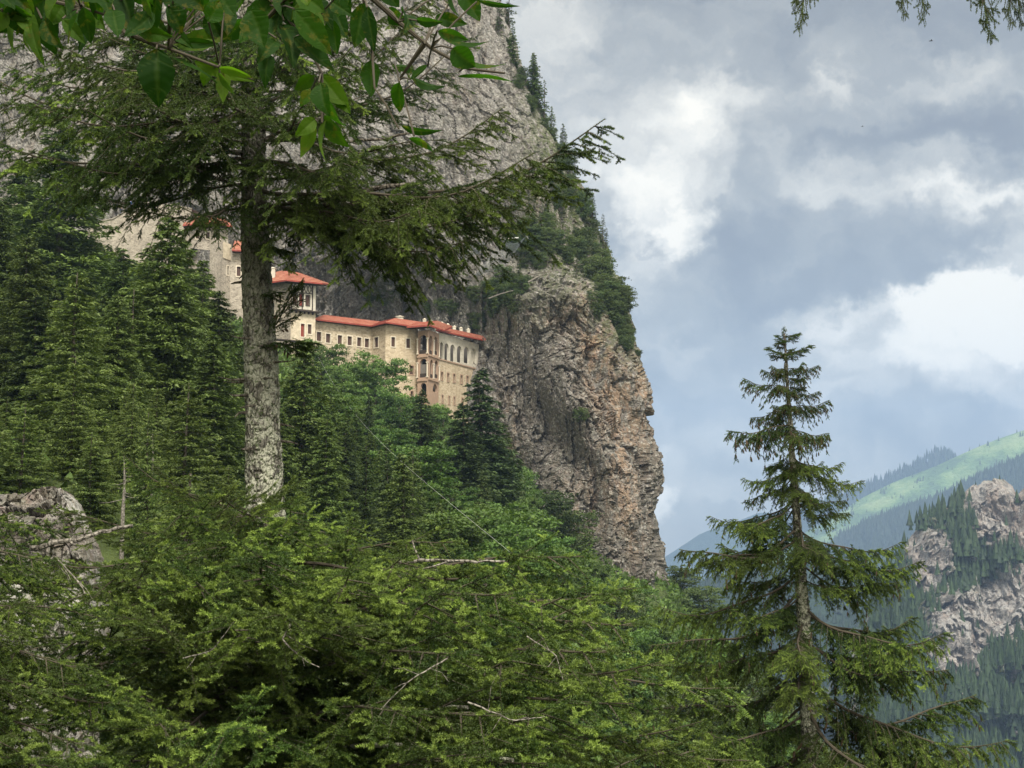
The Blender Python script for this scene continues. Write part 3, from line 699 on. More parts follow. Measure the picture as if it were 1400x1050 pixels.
# right gable end and closing wall, bay returns
mb = MB(); e_ = W6.pt(W6.L, 0); 
mb.add([(e_[0], e_[1], zb), (e_[0] + 1.5, e_[1] + 16, zb), (e_[0] + 1.5, e_[1] + 16, ztop(W6, 650, 467)), (e_[0], e_[1], ztop(W6, 650, 467))], [[0, 1, 2, 3]])
for wa, wb in ((W3, W4),):
    p0, p1 = wa.pt(wa.L, 0), wb.pt(0, 0); zt = ztop(W4, 575, 452)
    mb.add([(p0[0], p0[1], zb), (p1[0], p1[1], zb), (p1[0], p1[1], zt), (p0[0], p0[1], zt)], [[0, 1, 2, 3]])
p0, p1 = W5.pt(W5.L, 0), W6.pt(0, 0)
mb.add([(p0[0], p0[1], zb), (p1[0], p1[1], zb), (p1[0], p1[1], zt), (p0[0], p0[1], zt)], [[0, 1, 2, 3]])
mb.build('gable', M['ashlar'], mw, mw.location)
# roofs: left range, middle, bay, arcade end
def ER(wall_pts, run, rise):
    e = np.array([p for p, _ in wall_pts]); r = np.array([p + np.array([n[0] * run, n[1] * run, rise]) for p, n in wall_pts]); return e, r
def ep(px, py, Y): return P(px, py, Y)
inn = np.array([.25, .97])
def mkroof(pts, run, rise, **k2):
    e = [P(*p) for p in pts]; r = [q + np.array([inn[0] * run, inn[1] * run, rise]) for q in e]
    return roof(mw, e, r, **k2)
r1 = mkroof([(429, 435.5, 260.5), (508, 444.6, 269.6), (528, 439.8, 266), (560, 444.5, 269.6), (580, 447.5, 270.5)], 5.0, 1.5)
r2 = mkroof([(556, 446, 268.0), (587, 443.6, 266.8), (607.5, 451, 273.0)], 5.0, 1.5, thick=.32)
r3 = mkroof([(596, 450.4, 273.0), (628, 457.0, 280.5), (663.5, 464.6, 289.5)], 4.2, 1.1)
O = mw.location
for x, y, Y in ((580.5, 436.3, 277), (588.8, 438, 278.5), (596.8, 440, 280), (604.3, 441, 281.5), (612.3, 443.2, 283), (621.3, 446.2, 285), (630.4, 448.2, 287.5), (640.3, 450, 290)):
    chimney(r3, O, x, y - 1.5, Y - 1.2, .30, 1.35)
chimney(r1, O, 547, 431.3, 273.6, .62, 1.5); chimney(r1, O, 421, 425, 266, .3, 1.0)

# the tower house at the left end
tw = thing('tower_house', P(400, 500, 256), 'narrow tall house with timbered top storey and red roof beside the lichen-covered trunk', 'building')
T1 = Wall(350, 259.5, 398, 255.0, 420); T2 = Wall(398, 255.0, 431.5, 257.6, 420)
zt0 = P(400, 500, 256)[2]
zj = ztop(T2, 415, 425.5)
mb = MB()
h = windows(T2, tw, [(403.5, 408.5, .42, .98, 'shutter', 'timber'), (412, 410, .36, 1.05, 'red_shutter', 'timber'), (420.8, 410.8, .36, .9, 'shutter', 'timber')], fr=.09)
T2.face(zj, ztop(T2, 415, 386), h, mb, m=1)
h = windows(T2, tw, [(413.6, 451.5, .36, 1.15, 'red_shutter', 'surround'), (423.2, 450, .36, .85, 'shutter', 'surround')])
T2.face(zt0, zj, h, mb, m=2)
h = windows(T1, tw, [(383, 409, .36, .7)], fm='surround')
T1.face(zt0, ztop(T1, 390, 386), h, mb, m=0)
b0, b1 = T2.pt(T2.L, 0), T2.pt(T2.L, 0, -12)
zt1 = ztop(T2, 425, 387)
mb.add([(b0[0], b0[1], zt0), (b1[0], b1[1], zt0), (b1[0], b1[1], zt1), (b0[0], b0[1], zt1)], [[0, 1, 2, 3]], 2)
mb.build('wall', [M['oldwall'], M['white_plaster'], M['plaster']], tw, tw.location)
mb = MB()   # timber framing of the top storey: posts, rails, crossed braces
qz = lambda px, py: T2.hit(px, py)
zt_, zm_, zl_ = qz(410, 388)[1], qz(410, 400)[1], qz(410, 424)[1]
qs = [qz(x, 400)[0] for x in (398.6, 403.0, 408.0, 413.5, 418.3, 423.0, 427.3)]
for q in (qs[0], qs[3], qs[6]): T2.bar(q - .09, q + .09, zl_, zt_, .0, .09, mb)
for z in (zm_, zl_ + .1): T2.bar(qs[0], qs[6], z - .08, z + .08, .005, .10, mb)
for a, b in zip(qs[:-1], qs[1:]):
    for s0, s1 in ((a, b), (b, a)): mb.tube([T2.pt(s0, zm_, .07), T2.pt(s1, zt_, .07)], .055, 4)
mb.build('timber_frame', M['timber'], tw, tw.location)
mb = MB(); q0, z0 = qz(398, 426.5); T2.bar(-.5, T2.L + .5, zj - .12, zj + .1, -.1, .8, mb)
for q in np.arange(0, T2.L, .8): T2.bar(q, q + .12, zj - .5, zj - .12, 0, .7, mb)
mb.build('balcony', M['timber'], tw, tw.location)
mb = MB(); q0, z0 = qz(410, 468)
T2.bar(-3.0, 1.6, z0 - .1, z0 + .1, 0, 1.3, mb); mb.build('lower_balcony', M['timber'], tw, tw.location)
e = [P(340, 389, 257), P(392, 382, 252.6), P(441.5, 386.8, 256.2), P(452, 388, 268)]
ap0, ap1 = P(352, 371, 262), P(389, 370, 259)
rf = roof(tw, [e[0], e[1]], [P(340, 378, 264), ap0 + (ap1 - ap0) * .9]); roof(tw, [e[1], e[2]], [ap0 + (ap1 - ap0) * .9, P(405, 372.0, 262)])
roof(tw, [e[2], e[3]], [P(405, 372.0, 262), P(410, 373, 268)])
chimney(rf, tw.location, 373.2, 364.8, 256.8, .42, 1.7, 'white_plaster')

# upper gate buildings left of the trunk
gh = thing('gatehouse', P(325, 420, 258), 'pale stone house with a short red eave, just left of the lichen-covered trunk', 'building')
G1 = Wall(286, 250, 314.5, 256.5, 380); G2 = Wall(314.5, 256.5, 346, 257.5, 380); zg = P(320, 440, 257)[2]
mb = MB()
h = windows(G2, gh, [(326.3, 371, .34, .85)], fm='surround'); G2.face(zg, ztop(G2, 325, 338), h, mb, m=0)
h = windows(G1, gh, [(311.5, 370, .3, .8)], fm='surround'); G1.face(zg, ztop(G1, 309, 332), h, mb, m=0)
mb.build('wall', [M['oldwall']], gh, gh.location)
mb = MB(); G1.bar(G1.hit(305, 345)[0], G1.L, ztop(G1, 309, 348) - .8, ztop(G1, 309, 332), .02, .14, mb); mb.build('parapet', M['plaster'], gh, gh.location)
rf = roof(gh, [P(317, 341, 255), P(352, 343, 256.5)], [P(321, 329, 260), P(352, 331, 261)])
up = thing('upper_house', P(290, 330, 266), 'small house with orange-red roof high behind the branches, left of the thick trunk', 'building')
U1 = Wall(256, 262, 312, 266, 320); mb = MB(); h = windows(U1, up, [(270, 322, .35, .6), (284, 322, .35, .6), (298, 323, .35, .6)], fm='surround')
U1.face(P(290, 345, 266)[2], ztop(U1, 285, 307), h, mb); mb.build('wall', [M['oldwall']], up, up.location)
roof(up, [P(250, 307, 260.6), P(290, 303, 262), P(318, 309, 265)], [P(256, 297, 266), P(285, 294, 267), P(308, 299, 268)])

# terrace wall with stair rail and two visitors
rw = thing('retaining_wall', P(220, 400, 264), 'pale stone retaining wall with a sloping stair on top, seen between the spruce boughs', 'wall')
RWL = Wall(120, 268, 262, 262, 330); mb = MB()
zz = [RWL.hit(x, y) for x, y in ((120, 306), (155, 300), (190, 279), (215, 277), (262, 286))]
zlo = P(200, 430, 264)[2]
for (qa, za), (qb, zb_) in zip(zz[:-1], zz[1:]):
    for off, flip in ((0, 1), (-2.5, 1)):
        mb.add([RWL.pt(qa, zlo, off), RWL.pt(qb, zlo, off), RWL.pt(qb, zb_, off), RWL.pt(qa, za, off)], [[0, 1, 2, 3]])
    mb.add([RWL.pt(qa, za, 0), RWL.pt(qb, zb_, 0), RWL.pt(qb, zb_, -2.5), RWL.pt(qa, za, -2.5)], [[0, 1, 2, 3]])
mb.build('wall', M['oldwall'], rw, rw.location)
mb = MB()
for (qa, za), (qb, zb_) in zip(zz[:-1], zz[1:]): mb.box((RWL.pt(qa, za, .02) + RWL.pt(qb, zb_, .02)) / 2 + np.array([0, 0, .12]), (RWL.pt(qb, zb_) - RWL.pt(qa, za)) / 2, np.append(RWL.n, 0) * .14, (0, 0, .08))
mb.build('coping', M['oldwall'], rw, rw.location)
lw = thing('ledge_wall', P(20, 300, 275), 'low pale masonry ledge at the far left edge, below the pinkish rock', 'wall')
LW = Wall(-30, 275, 55, 270, 275); mb = MB(); (qa, za), (qb, zb_) = LW.hit(-30, 262), LW.hit(55, 284)
for a_, b_ in ((0, .5), (.5, 1)):
    A = LW.pt(qa + (qb - qa) * a_, za + (zb_ - za) * a_); B = LW.pt(qa + (qb - qa) * b_, za + (zb_ - za) * b_)
    mb.box((A + B) / 2 - np.array([0, 0, .9]), (B - A) / 2, np.append(LW.n, 0) * .8, (0, 0, .9))
mb.build('wall', M['oldwall'], lw, lw.location)

# ------------------------------------------------------------------ people on the stair
def skin_fig(name, joints, edges, rad, mat, parent, loc):
    me = bpy.data.meshes.new(name); me.from_pydata(joints, edges, []); o = bpy.data.objects.new(name, me); col.objects.link(o)
    m = o.modifiers.new('skin', 'SKIN')
    for i, r in enumerate(rad): me.skin_vertices[0].data[i].radius = (r, r)
    me.skin_vertices[0].data[0].use_root = True
    s_ = o.modifiers.new('sub', 'SUBSURF'); s_.levels = s_.render_levels = 1
    me.materials.append(mat); return o
def person(px, py, Y, top, legs, label, lean=0):
    base = P(px, py, Y); root = thing('person', base, label, 'person', 'visitors on the stair')
    me = bpy.data.meshes.new('seed')
    J = [(0, 0, .92), (0, 0, 1.15), (0, 0, 1.42), (0, 0, 1.52), (0, 0, 1.64), (0, 0, 1.72), (.1, 0, .88), (.11, .02, .48), (.12, 0, .06), (.12, -.12, .03), (-.1, 0, .88), (-.12, -.08, .48), (-.13, .1, .06), (-.13, -.02, .03),
         (.19, 0, 1.40), (.26, .02, 1.12), (.24, -.12, .90), (-.19, 0, 1.40), (-.27, .02, 1.12), (-.22, -.14, .92)]
    J = [(x + lean * z, y, z) for x, y, z in J]
    E = [(0, 1), (1, 2), (2, 3), (3, 4), (4, 5), (0, 6), (6, 7), (7, 8), (8, 9), (0, 10), (10, 11), (11, 12), (12, 13), (2, 14), (14, 15), (15, 16), (2, 17), (17, 18), (18, 19)]
    r = [.15, .14, .15, .06, .10, .07, .10, .07, .05, .04, .10, .07, .05, .04, .06, .05, .035, .06, .05, .035]
    k = NT('person_colours'); z = k.n('ShaderNodeSeparateXYZ'); k.l(k.pos(obj=True), z.inputs[0])
    c = k.mix(k.mr(z.outputs['Z'], .90, .92), legs, top); c = k.mix(k.mr(z.outputs['Z'], 1.49, 1.51), c, (.42, .26, .19)); c = k.mix(k.mr(z.outputs['Z'], 1.70, 1.71), c, (.03, .02, .02))
    k.bsdf(c, .8); o = skin_fig('body', J, E, r, k.m, root, None); o.parent = root
    mb = MB(); mb.tube([(lean * 1.62, .03, 1.60), (lean * 1.7, .02, 1.70), (lean * 1.76, .0, 1.765)], [.10, .105, .05], 8); mb.build('hair', M['timber'], root)
person(165.3, 296, 266.3, (.02, .02, .025), (.03, .035, .05), 'person in dark clothes standing on the stair, left of the one in blue')
person(178, 286.5, 265.4, (.05, .12, .32), (.16, .16, .18), 'person in a blue top on the stair beside the pale rail')

# ------------------------------------------------------------------ nets, logs, cable
M['wire'] = NT('galvanised_wire').bsdf((.22, .25, .27), .5); M['post'] = NT('pale_steel_post').bsdf((.50, .50, .48), .5)
def net(corners, nu, nv, label, bars):
    c = [P(*q) for q in corners]; root = thing('rockfall_net', c[0], label, 'safety net', 'rockfall nets')
    mb = MB()
    def S(u, v): 
        p = (c[0] * (1 - u) + c[1] * u) * (1 - v) + (c[3] * (1 - u) + c[2] * u) * v; return p + np.array([0, 0, -1.2 * math.sin(math.pi * u) * (1 - v)])
    for i in range(nu + 1): mb.tube([S(i / nu, j / 6) for j in range(7)], .022, 3, cap=False)
    for j in range(nv + 1): mb.tube([S(i / 8, j / nv) for i in range(9)], .022, 3, cap=False)
    mb.build('mesh_net', M['wire'], root, c[0])
    for (a, b) in bars:
        mb = MB(); mb.tube([P(*a), P(*b)], .12, 6); mb.build('post', M['post'], root, c[0])
net([(612, 334, 285), (668, 323, 285), (656, 345, 288), (626, 362, 288)], 26, 14, 'grey rockfall net stretched on a pale bar, the left one on the cliff', [((643, 329, 284.5), (663, 322, 284.5))])
net([(689, 326, 283), (719, 323, 282), (690, 366, 286), (648, 378, 287)], 24, 20, 'grey rockfall net hanging in a long wedge, the right one beside the bushes', [((690, 327, 282.5), (709, 325, 282.5)), ((719, 322, 281.5), (722, 326, 284))])
for a, b, r, lb in (((722, 386, 257), (746, 374, 258), .16, 'pale fallen log lying on the ledge, left of the raised one'), ((744, 383, 257), (758, 366, 257.5), .14, 'pale fallen log tilted steeply up on the ledge'),
                    ((722, 376, 259), (757, 371, 257), .11, 'thin pale fallen trunk crossing behind the others on the ledge'), ((668, 408, 262), (702, 397, 262), .12, 'pale broken trunk lying below the bushes on the ledge'), ((668, 330, 284), (640, 330, 285), .07, 'thin pale bar of timber against the upper rock')):
    A, B = P(*a), P(*b); mb = MB(); mb.tube([A, A * .5 + B * .5 + np.array([0, 0, .12]), B], [r, r * .9, r * .6], 7)
    for q in (.3, .55, .8): mb.tube([A + (B - A) * q, A + (B - A) * (q + .05) + np.array([.2, -.3, .9 * (1 - q) + .3])], [.05, .015], 4)
    tag(mb.build('fallen_log', M['deadwood']), lb, 'log', 'fallen trunks on the cliff ledge')
mb = MB(); A, B = P(431, 480, 240), P(700, 757, 62); mb.tube([A + (B - A) * t + np.array([0, 0, -2.2 * math.sin(math.pi * t)]) for t in np.linspace(0, 1, 24)], .0055, 5)
tag(mb.build('cable', M['post']), 'thin pale cable slanting down across the trees below the monastery', 'cable')
# ------------------------------------------------------------------ trees: shared crowns
rs = np.random.RandomState(7)
def tris_mesh(name, T, tint, mat, extra=None):
    """T (n,3,3)"""
    n = len(T); V = T.reshape(-1, 3); F = np.arange(3 * n).reshape(-1, 3)
    return make_mesh(name, V, [F], [mat], None, np.repeat(tint, 3))
def unit(v): return v / (np.linalg.norm(v, axis=-1, keepdims=True) + 1e-12)
def conifer(seed, H=18.0, Rr=3.6, lev=.42, per=9, el=.20, droop=.35, mat='needle_far', gaps=.12, dens=1.0, shape=.66, drip=.5):
    """boughs in whorls; every bough a spray of small hanging tufts"""
    r = np.random.RandomState(seed); T = []; C = []
    zs = np.arange(H * .06, H * .985, lev)
    for z in zs:
        f = 1 - z / H; rad = Rr * (f ** shape) * (.45 + .55 * min(1, (z / H) / .12)) + .12
        n = max(3, int(round(per * (.55 + .45 * f)))); a0 = r.rand() * 6.28
        for i in range(n):
            if r.rand() < gaps: continue
            az = a0 + i * 6.283 / n + r.randn() * .22; L = rad * (.58 + .58 * r.rand()); z0 = z + r.randn() * lev * .35
            m = max(8, int(L * 34 * dens / (el / .2)))
            u = r.rand(m) ** .62; side = r.randn(m) * .5
            w = L * .27 * np.sin(np.pi * np.clip(u * .92 + .06, 0, 1)) ** .6 + .08
            rr_ = u * L; tt = side * w
            zz_ = z0 + .12 * L * u - droop * L * u ** 2 * (.9) + .16 * L * np.clip(u - .72, 0, 1) * 2 - np.abs(side) * w * .28 - r.rand(m) ** 1.6 * drip * (.25 + .75 * u) * (.5 + .5 * f)
            d = np.array([math.cos(az), math.sin(az)]); e = np.array([-d[1], d[0]])
            c = np.concatenate([rr_[:, None] * d + tt[:, None] * e, zz_[:, None]], 1)
            out = unit(np.concatenate([np.repeat(d[None], m, 0) * .75 + e * side[:, None] * .9, (-.55 + .5 * r.rand(m) )[:, None]], 1) + r.randn(m, 3) * .35)
            s_ = el * (.6 + .8 * r.rand(m))[:, None]
            perp = unit(np.cross(out, unit(r.randn(m, 3) * .7 + np.array([0, 0, 1.2])))) * s_ * .32
            T.append(np.stack([c - perp - out * s_ * .5, c + perp - out * s_ * .4, c + out * s_], 1))
            # young outer tips are paler; inner shade and brighter tops are painted in
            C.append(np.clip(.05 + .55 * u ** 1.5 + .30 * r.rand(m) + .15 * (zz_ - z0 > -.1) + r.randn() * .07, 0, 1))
    T = np.concatenate(T); C = np.concatenate(C)
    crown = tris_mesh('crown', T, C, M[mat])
    mb = MB(); p = np.array([[.12 * math.sin(z * .3 + seed), .1 * math.cos(z * .23), z] for z in np.linspace(-3, H * .98, 9)])
    mb.tube(p, np.linspace(H * .016, .02, 9), 7)
    for z in np.arange(H * .05, H * .8, 1.1):
        for q in range(2):
            a = r.rand() * 6.28; L = Rr * (1 - z / H) * .7; mb.tube([(0, 0, z), (math.cos(a) * L * .5, math.sin(a) * L * .5, z + .05 * L), (math.cos(a) * L, math.sin(a) * L, z - .1 * L)], [.045, .03, .012], 4)
    return dict(crown=crown, trunk=mb.mesh('trunk', [M['bark']]), H=H, R=Rr)
def broadleaf(seed, H=14.0, Rr=4.6, mat='broad', n=15000, el=.26, base=.25):
    r = np.random.RandomState(seed); mb = MB(); tips = []
    mb.tube([(0, 0, -3), (0, 0, H * .2), (.2, .1, H * .5), (.1, 0, H * .85)], [H * .018, H * .015, H * .01, .03], 7)
    for i in range(30):
        z = H * (base * .6 + (.86 - base * .6) * (i / 30.)); a = i * 2.4 + r.randn() * .4
        prof = math.sin(math.pi * min(1, max(.05, (z / H - base * .5) / (1.02 - base * .5))) ** .8) ** .6
        L = Rr * (.35 + .7 * prof) * (.75 + .35 * r.rand()); up = L * (.25 + .55 * r.rand())
        p1 = np.array([math.cos(a) * L * .5, math.sin(a) * L * .5, z + up * .4]); p2 = np.array([math.cos(a) * L, math.sin(a) * L, min(z + up, H * .97)])
        mb.tube([(0, 0, z * .9), p1, p2], [.09, .05, .015], 4); tips += [(p2, .19 * Rr + .3), (p1, .17 * Rr + .2)]
        for q in range(3):
            p3 = p1 + (p2 - p1) * r.rand() + r.randn(3) * Rr * .15; tips.append((p3, .15 * Rr + .25 * r.rand()))
    tips.append((np.array([0, 0, H * .93]), .18 * Rr))
    per = n // len(tips); T = []; C = []
    for c, rad in tips:
        d = unit(r.randn(per, 3)); d[:, 2] = np.abs(d[:, 2]) * .9 - .25; q = c + d * rad * (.55 + .6 * r.rand(per, 1)) * np.array([1.25, 1.25, .75])
        q += r.randn(per, 3) * rad * .14
        ax = unit(r.randn(per, 3) + np.array([0, 0, -.5])); nn = unit(d * .7 + r.randn(per, 3) * .6 + np.array([0, 0, .7])); bx = unit(np.cross(ax, nn)); s_ = el * (.55 + .7 * r.rand(per, 1))
        T.append(np.stack([q - bx * s_ * .55, q + bx * s_ * .55, q + ax * s_ * 1.0], 1)); T.append(np.stack([q - bx * s_ * .55, q + bx * s_ * .55, q - ax * s_ * .7], 1))
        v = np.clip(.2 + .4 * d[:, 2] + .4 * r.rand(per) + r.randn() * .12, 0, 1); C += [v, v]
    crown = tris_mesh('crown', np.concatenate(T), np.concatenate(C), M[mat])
    return dict(crown=crown, trunk=mb.mesh('trunk', [M['bark']]), H=H, R=Rr)
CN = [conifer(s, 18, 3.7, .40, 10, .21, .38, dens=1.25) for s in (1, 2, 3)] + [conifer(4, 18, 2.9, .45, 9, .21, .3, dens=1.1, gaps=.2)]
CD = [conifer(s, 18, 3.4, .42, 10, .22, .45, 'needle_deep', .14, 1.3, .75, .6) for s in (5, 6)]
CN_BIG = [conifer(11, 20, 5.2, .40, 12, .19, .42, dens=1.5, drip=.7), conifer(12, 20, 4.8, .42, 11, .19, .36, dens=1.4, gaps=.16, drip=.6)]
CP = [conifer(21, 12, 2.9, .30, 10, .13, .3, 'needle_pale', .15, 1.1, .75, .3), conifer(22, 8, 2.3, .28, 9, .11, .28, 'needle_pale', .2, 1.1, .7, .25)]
CR = [conifer(31, 14, 2.3, .55, 8, .24, .3, gaps=.22, dens=.9), conifer(32, 14, 1.9, .6, 7, .24, .35, gaps=.32, dens=.8)]   # on the crag
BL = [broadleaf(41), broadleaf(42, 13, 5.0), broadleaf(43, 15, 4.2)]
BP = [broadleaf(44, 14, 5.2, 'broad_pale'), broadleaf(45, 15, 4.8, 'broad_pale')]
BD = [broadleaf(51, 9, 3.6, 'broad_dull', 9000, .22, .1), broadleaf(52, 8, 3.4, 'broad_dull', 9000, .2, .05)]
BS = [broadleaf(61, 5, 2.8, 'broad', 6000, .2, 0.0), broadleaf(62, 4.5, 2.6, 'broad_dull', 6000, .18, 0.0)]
def put(kit, loc, H, label, cat, group, name, wid=1.0, lean=(0, 0)):
    s_ = H / kit['H']; root = thing(name, loc, label, cat, group)
    root.scale = (s_ * wid, s_ * wid, s_); root.rotation_euler = (lean[0], lean[1], rs.rand() * 6.28)
    for part in ('trunk', 'crown'): link(part, kit[part], root)
    return root
def tree(kit, px, py_top, Y, label=None, group=None, wid=1.0, name='spruce_tree', cat='tree', Hmax=26, Hmin=3):
    top = P(px, py_top, Y); x, z1 = float(top[0]), float(top[2]); z0 = float(ground_z(x, Y)); H = z1 - z0
    if H < Hmin: z0 = z1 - Hmin; H = Hmin
    if H > Hmax: z0 = z1 - Hmax; H = Hmax     # rooted on a bank
    return put(kit, (x, Y, z0), H, label, cat, group, name, wid)
# --- named trees of the left forest
L_ = [
 (CN_BIG[1], 85, 158, 150, 'tall dark spruce highest of the left slope, reaching up under the hanging boughs', 1.3),
 (CN_BIG[0], 30, 215, 165, 'dark spruce left of and behind the tallest one on the left slope', 1.0),
 (CN[1], 208, 348, 122, 'dark spruce between the broad green one and the tallest spruce', 1.2),
 (CN[0], 250, 325, 140, 'dark spruce rising behind the broad green one towards the pale walls', 1.1),
 (CN[2], 278, 350, 135, 'dark spruce in front of the pale gatehouse wall', 1.0),
 (CN_BIG[0], 2, 272, 118, 'dark spruce cut by the left edge, its top just below the pale ledge', .9),
 (CN_BIG[0], 232, 292, 96, 'broad deep green spruce standing tallest just left of the lichen trunk', 1.05),
 (CP[0], 108, 368, 78, 'pale yellowish young spruce with a fluffy top, in front of the darker slope', 1.15),
 (CN[0], 168, 335, 130, 'dark spruce behind the pale young one, below the stair wall', 1.3),
 (CN[1], 300, 395, 112, 'dark spruce right against the left side of the lichen trunk', 1.2),
 (CN[2], 52, 400, 100, 'dark spruce filling the gap at the left, above the small pale ones', 1.25),
 (CN[3], 185, 390, 92, 'slender spruce between the pale young one and the broad green one', 1.3),
 (CP[1], 34, 548, 66, 'small bright spruce on top of the rock outcrop at the far left', 1.15),
 (CP[1], 128, 588, 65, 'small yellowish spruce on the right end of the rock outcrop', 1.1),
 (CP[0], 182, 520, 70, 'thin greyish young spruce with bare lower stem', .75),
 (CP[0], 205, 560, 64, 'sparse young spruce just above the foreground boughs', .7),
 (CP[1], 262, 640, 58, 'low bright spruce top at the foot of the broad one', 1.2),
 (CN[0], 415, 462, 112, 'dark spruce close behind the right side of the lichen trunk', 1.25),
 (CD[1], 474, 590, 124, 'dark conifer in the middle of the slope below the monastery', 1.5),
 (CD[0], 530, 625, 112, 'broad dark conifer with drooping boughs beneath the cable', 1.0),
 (CD[0], 577, 530, 186, 'small pointed dark spruce in front of the arcaded bay', 1.6),
 (CD[1], 658, 498, 192, 'tall dark spruce against the arcade end of the monastery', 1.6),
 (CD[0], 632, 545, 182, 'dark spruce just left of and below the tall one by the arcade', 1.7),
 (CD[1], 688, 575, 196, 'dark spruce standing against the brown rock face', 1.25),
 (CD[0], 505, 535, 180, 'spruce spire showing through the bright crown below the windows', .8),
 (CD[1], 600, 636, 150, 'dark green conifer low on the slope beside the cable', 1.2),
 (CN[0], 385, 560, 100, 'dusky spruce low behind the lichen trunk', 1.3),
 (CD[0], 660, 640, 170, 'dark conifer at the foot of the rock face under the tall pair', 1.1),
 (CN[2], 340, 470, 118, 'dark spruce mostly behind the lichen trunk', 1.2),
]
for kit, px, py, Y, lb, wd in L_: tree(kit, px, py, Y, lb, 'conifers on the wooded slope', wd * (1.28 if px < 350 else 1.1))
B_ = [
 (BP[0], 440, 472, 232, 'bright green broadleaf crown below the tower house', 1.0), (BP[1], 470, 500, 226, 'bright broadleaf tree hiding the foot of the left range', 1.0),
 (BP[0], 515, 492, 232, 'bright green broadleaf tree rising highest in front of the orange corner', 1.0), (BL[0], 548, 540, 222, 'green broadleaf tree below the ashlar wall', .9),
 (BP[1], 606, 556, 232, 'pale green broadleaf tree between the two dark spruces', .9), (BL[0], 425, 540, 190, 'green broadleaf tree to the right of the trunk, mid-slope', 1.1),
 (BL[2], 548, 604, 196, 'round green broadleaf tree under the cable', 1.1), (BL[1], 600, 655, 176, 'broadleaf tree spreading left of the dark pair', 1.05),
 (BL[0], 500, 575, 186, 'large green broadleaf tree in the centre of the slope', 1.3), (BP[0], 704, 645, 205, 'fresh green broadleaf tree at the foot of the rock face', .8),
 (BP[1], 705, 680, 190, 'fresh green broadleaf tree lower on the foot of the rock face', 1.0), (BD[0], 742, 672, 235, 'dull green bushy tree against the rock foot', 1.2),
 (BD[1], 778, 702, 240, 'dull green bushy tree further down the rock foot', 1.1), (BL[0], 760, 735, 190, 'bright broadleaf tree above the end of the foreground bough', .9),
 (BL[2], 815, 765, 205, 'bright broadleaf tree below the rock foot, right of the foreground bough', .8), (BL[1], 868, 800, 215, 'broadleaf tree at the lowest corner of the cliff', .8),
 (BD[0], 935, 775, 300, 'dull green bush just beyond the lower corner of the cliff', 1.3), (BD[1], 962, 805, 280, 'dull scrub between the cliff corner and the right-hand spruce', 1.3),
 (BL[0], 640, 690, 150, 'broadleaf tree peeping over the foreground boughs', 1.0), (BL[2], 900, 838, 170, 'bright broadleaf tree in the dip right of the foreground boughs', .8),
 (BL[1], 860, 860, 140, 'bright broadleaf tree low beside the bough tip', .8), (BL[0], 955, 862, 190, 'broadleaf tree left of the right-hand spruce, low', .8),
]
for kit, px, py, Y, lb, wd in B_: tree(kit, px, py, Y, lb, 'broadleaf trees on the wooded slope', wd, 'broadleaf_tree', 'tree', 18)
# --- the rest of the wood: every tree its own, too alike to tell apart
ENV = np.array([(-80, 280), (0, 295), (60, 260), (120, 290), (150, 330), (230, 350), (280, 420), (310, 440), (345, 440), (380, 505), (430, 520), (480, 540), (520, 560), (560, 590), (600, 640), (635, 665), (680, 680), (700, 700), (760, 735), (800, 770), (860, 800), (915, 850), (960, 880), (1040, 900), (1100, 960)], float)
occ = []
def fill(n, x0, x1, Y0, Y1, kits, group, label, name, cat='tree', sep=5, hmin=7, hmax=17, wid=(1.1, 1.6)):
    made = 0; tries = 0
    while made < n and tries < n * 40:
        tries += 1; Y = Y0 + (Y1 - Y0) * rs.rand() ** .8; px = x0 + (x1 - x0) * rs.rand(); x = (px - CX) / FPX * Y
        if any((x - a) ** 2 + (Y - b) ** 2 < sep * sep for a, b in occ): continue
        z0 = float(ground_z(x, Y)); env = np.interp(px, ENV[:, 0], ENV[:, 1]) + 8 + 50 * rs.rand()
        Hc = float(P(px, env, Y)[2]) - z0; H = min(hmin + (hmax - hmin) * rs.rand(), Hc)
        if H < hmin * .55: continue
        # skip what would be wholly below the picture
        if P(px, 1100, Y)[2] > z0 + H: continue
        occ.append((x, Y)); kit = kits[rs.randint(len(kits))]
        put(kit, (x, Y, z0), H, label, cat, group, name, wid[0] + (wid[1] - wid[0]) * rs.rand()); made += 1
    return made
nf = [fill(46, -60, 345, 84, 235, CN + CN_BIG[:1], 'spruces crowding the left slope', 'spruce among the dense dark wood left of the lichen trunk', 'spruce_tree'),
      fill(22, 345, 620, 95, 215, CN, 'spruces on the middle slope', 'dark spruce in the mixed wood below the monastery', 'spruce_tree'),
      fill(34, 380, 720, 120, 245, BL + BP[:1], 'broadleaf trees on the middle slope', 'green broadleaf tree in the mixed wood below the monastery', 'broadleaf_tree', hmin=9, hmax=16),
      fill(30, 640, 1060, 95, 250, BL + BD, 'broadleaf trees under the cliff', 'green broadleaf tree in the wood at the foot of the brown cliff', 'broadleaf_tree', hmin=5, hmax=10),
      fill(14, 700, 1150, 110, 330, CN + CR, 'conifers in the ravine', 'conifer in the ravine behind the right-hand spruce', 'spruce_tree', hmin=6, hmax=12),
      fill(12, -40, 340, 62, 84, CP, 'young spruces above the outcrop', 'young pale spruce in the thicket above the rock outcrop', 'spruce_tree', hmin=3, hmax=7, sep=3)]
print('fill', nf)
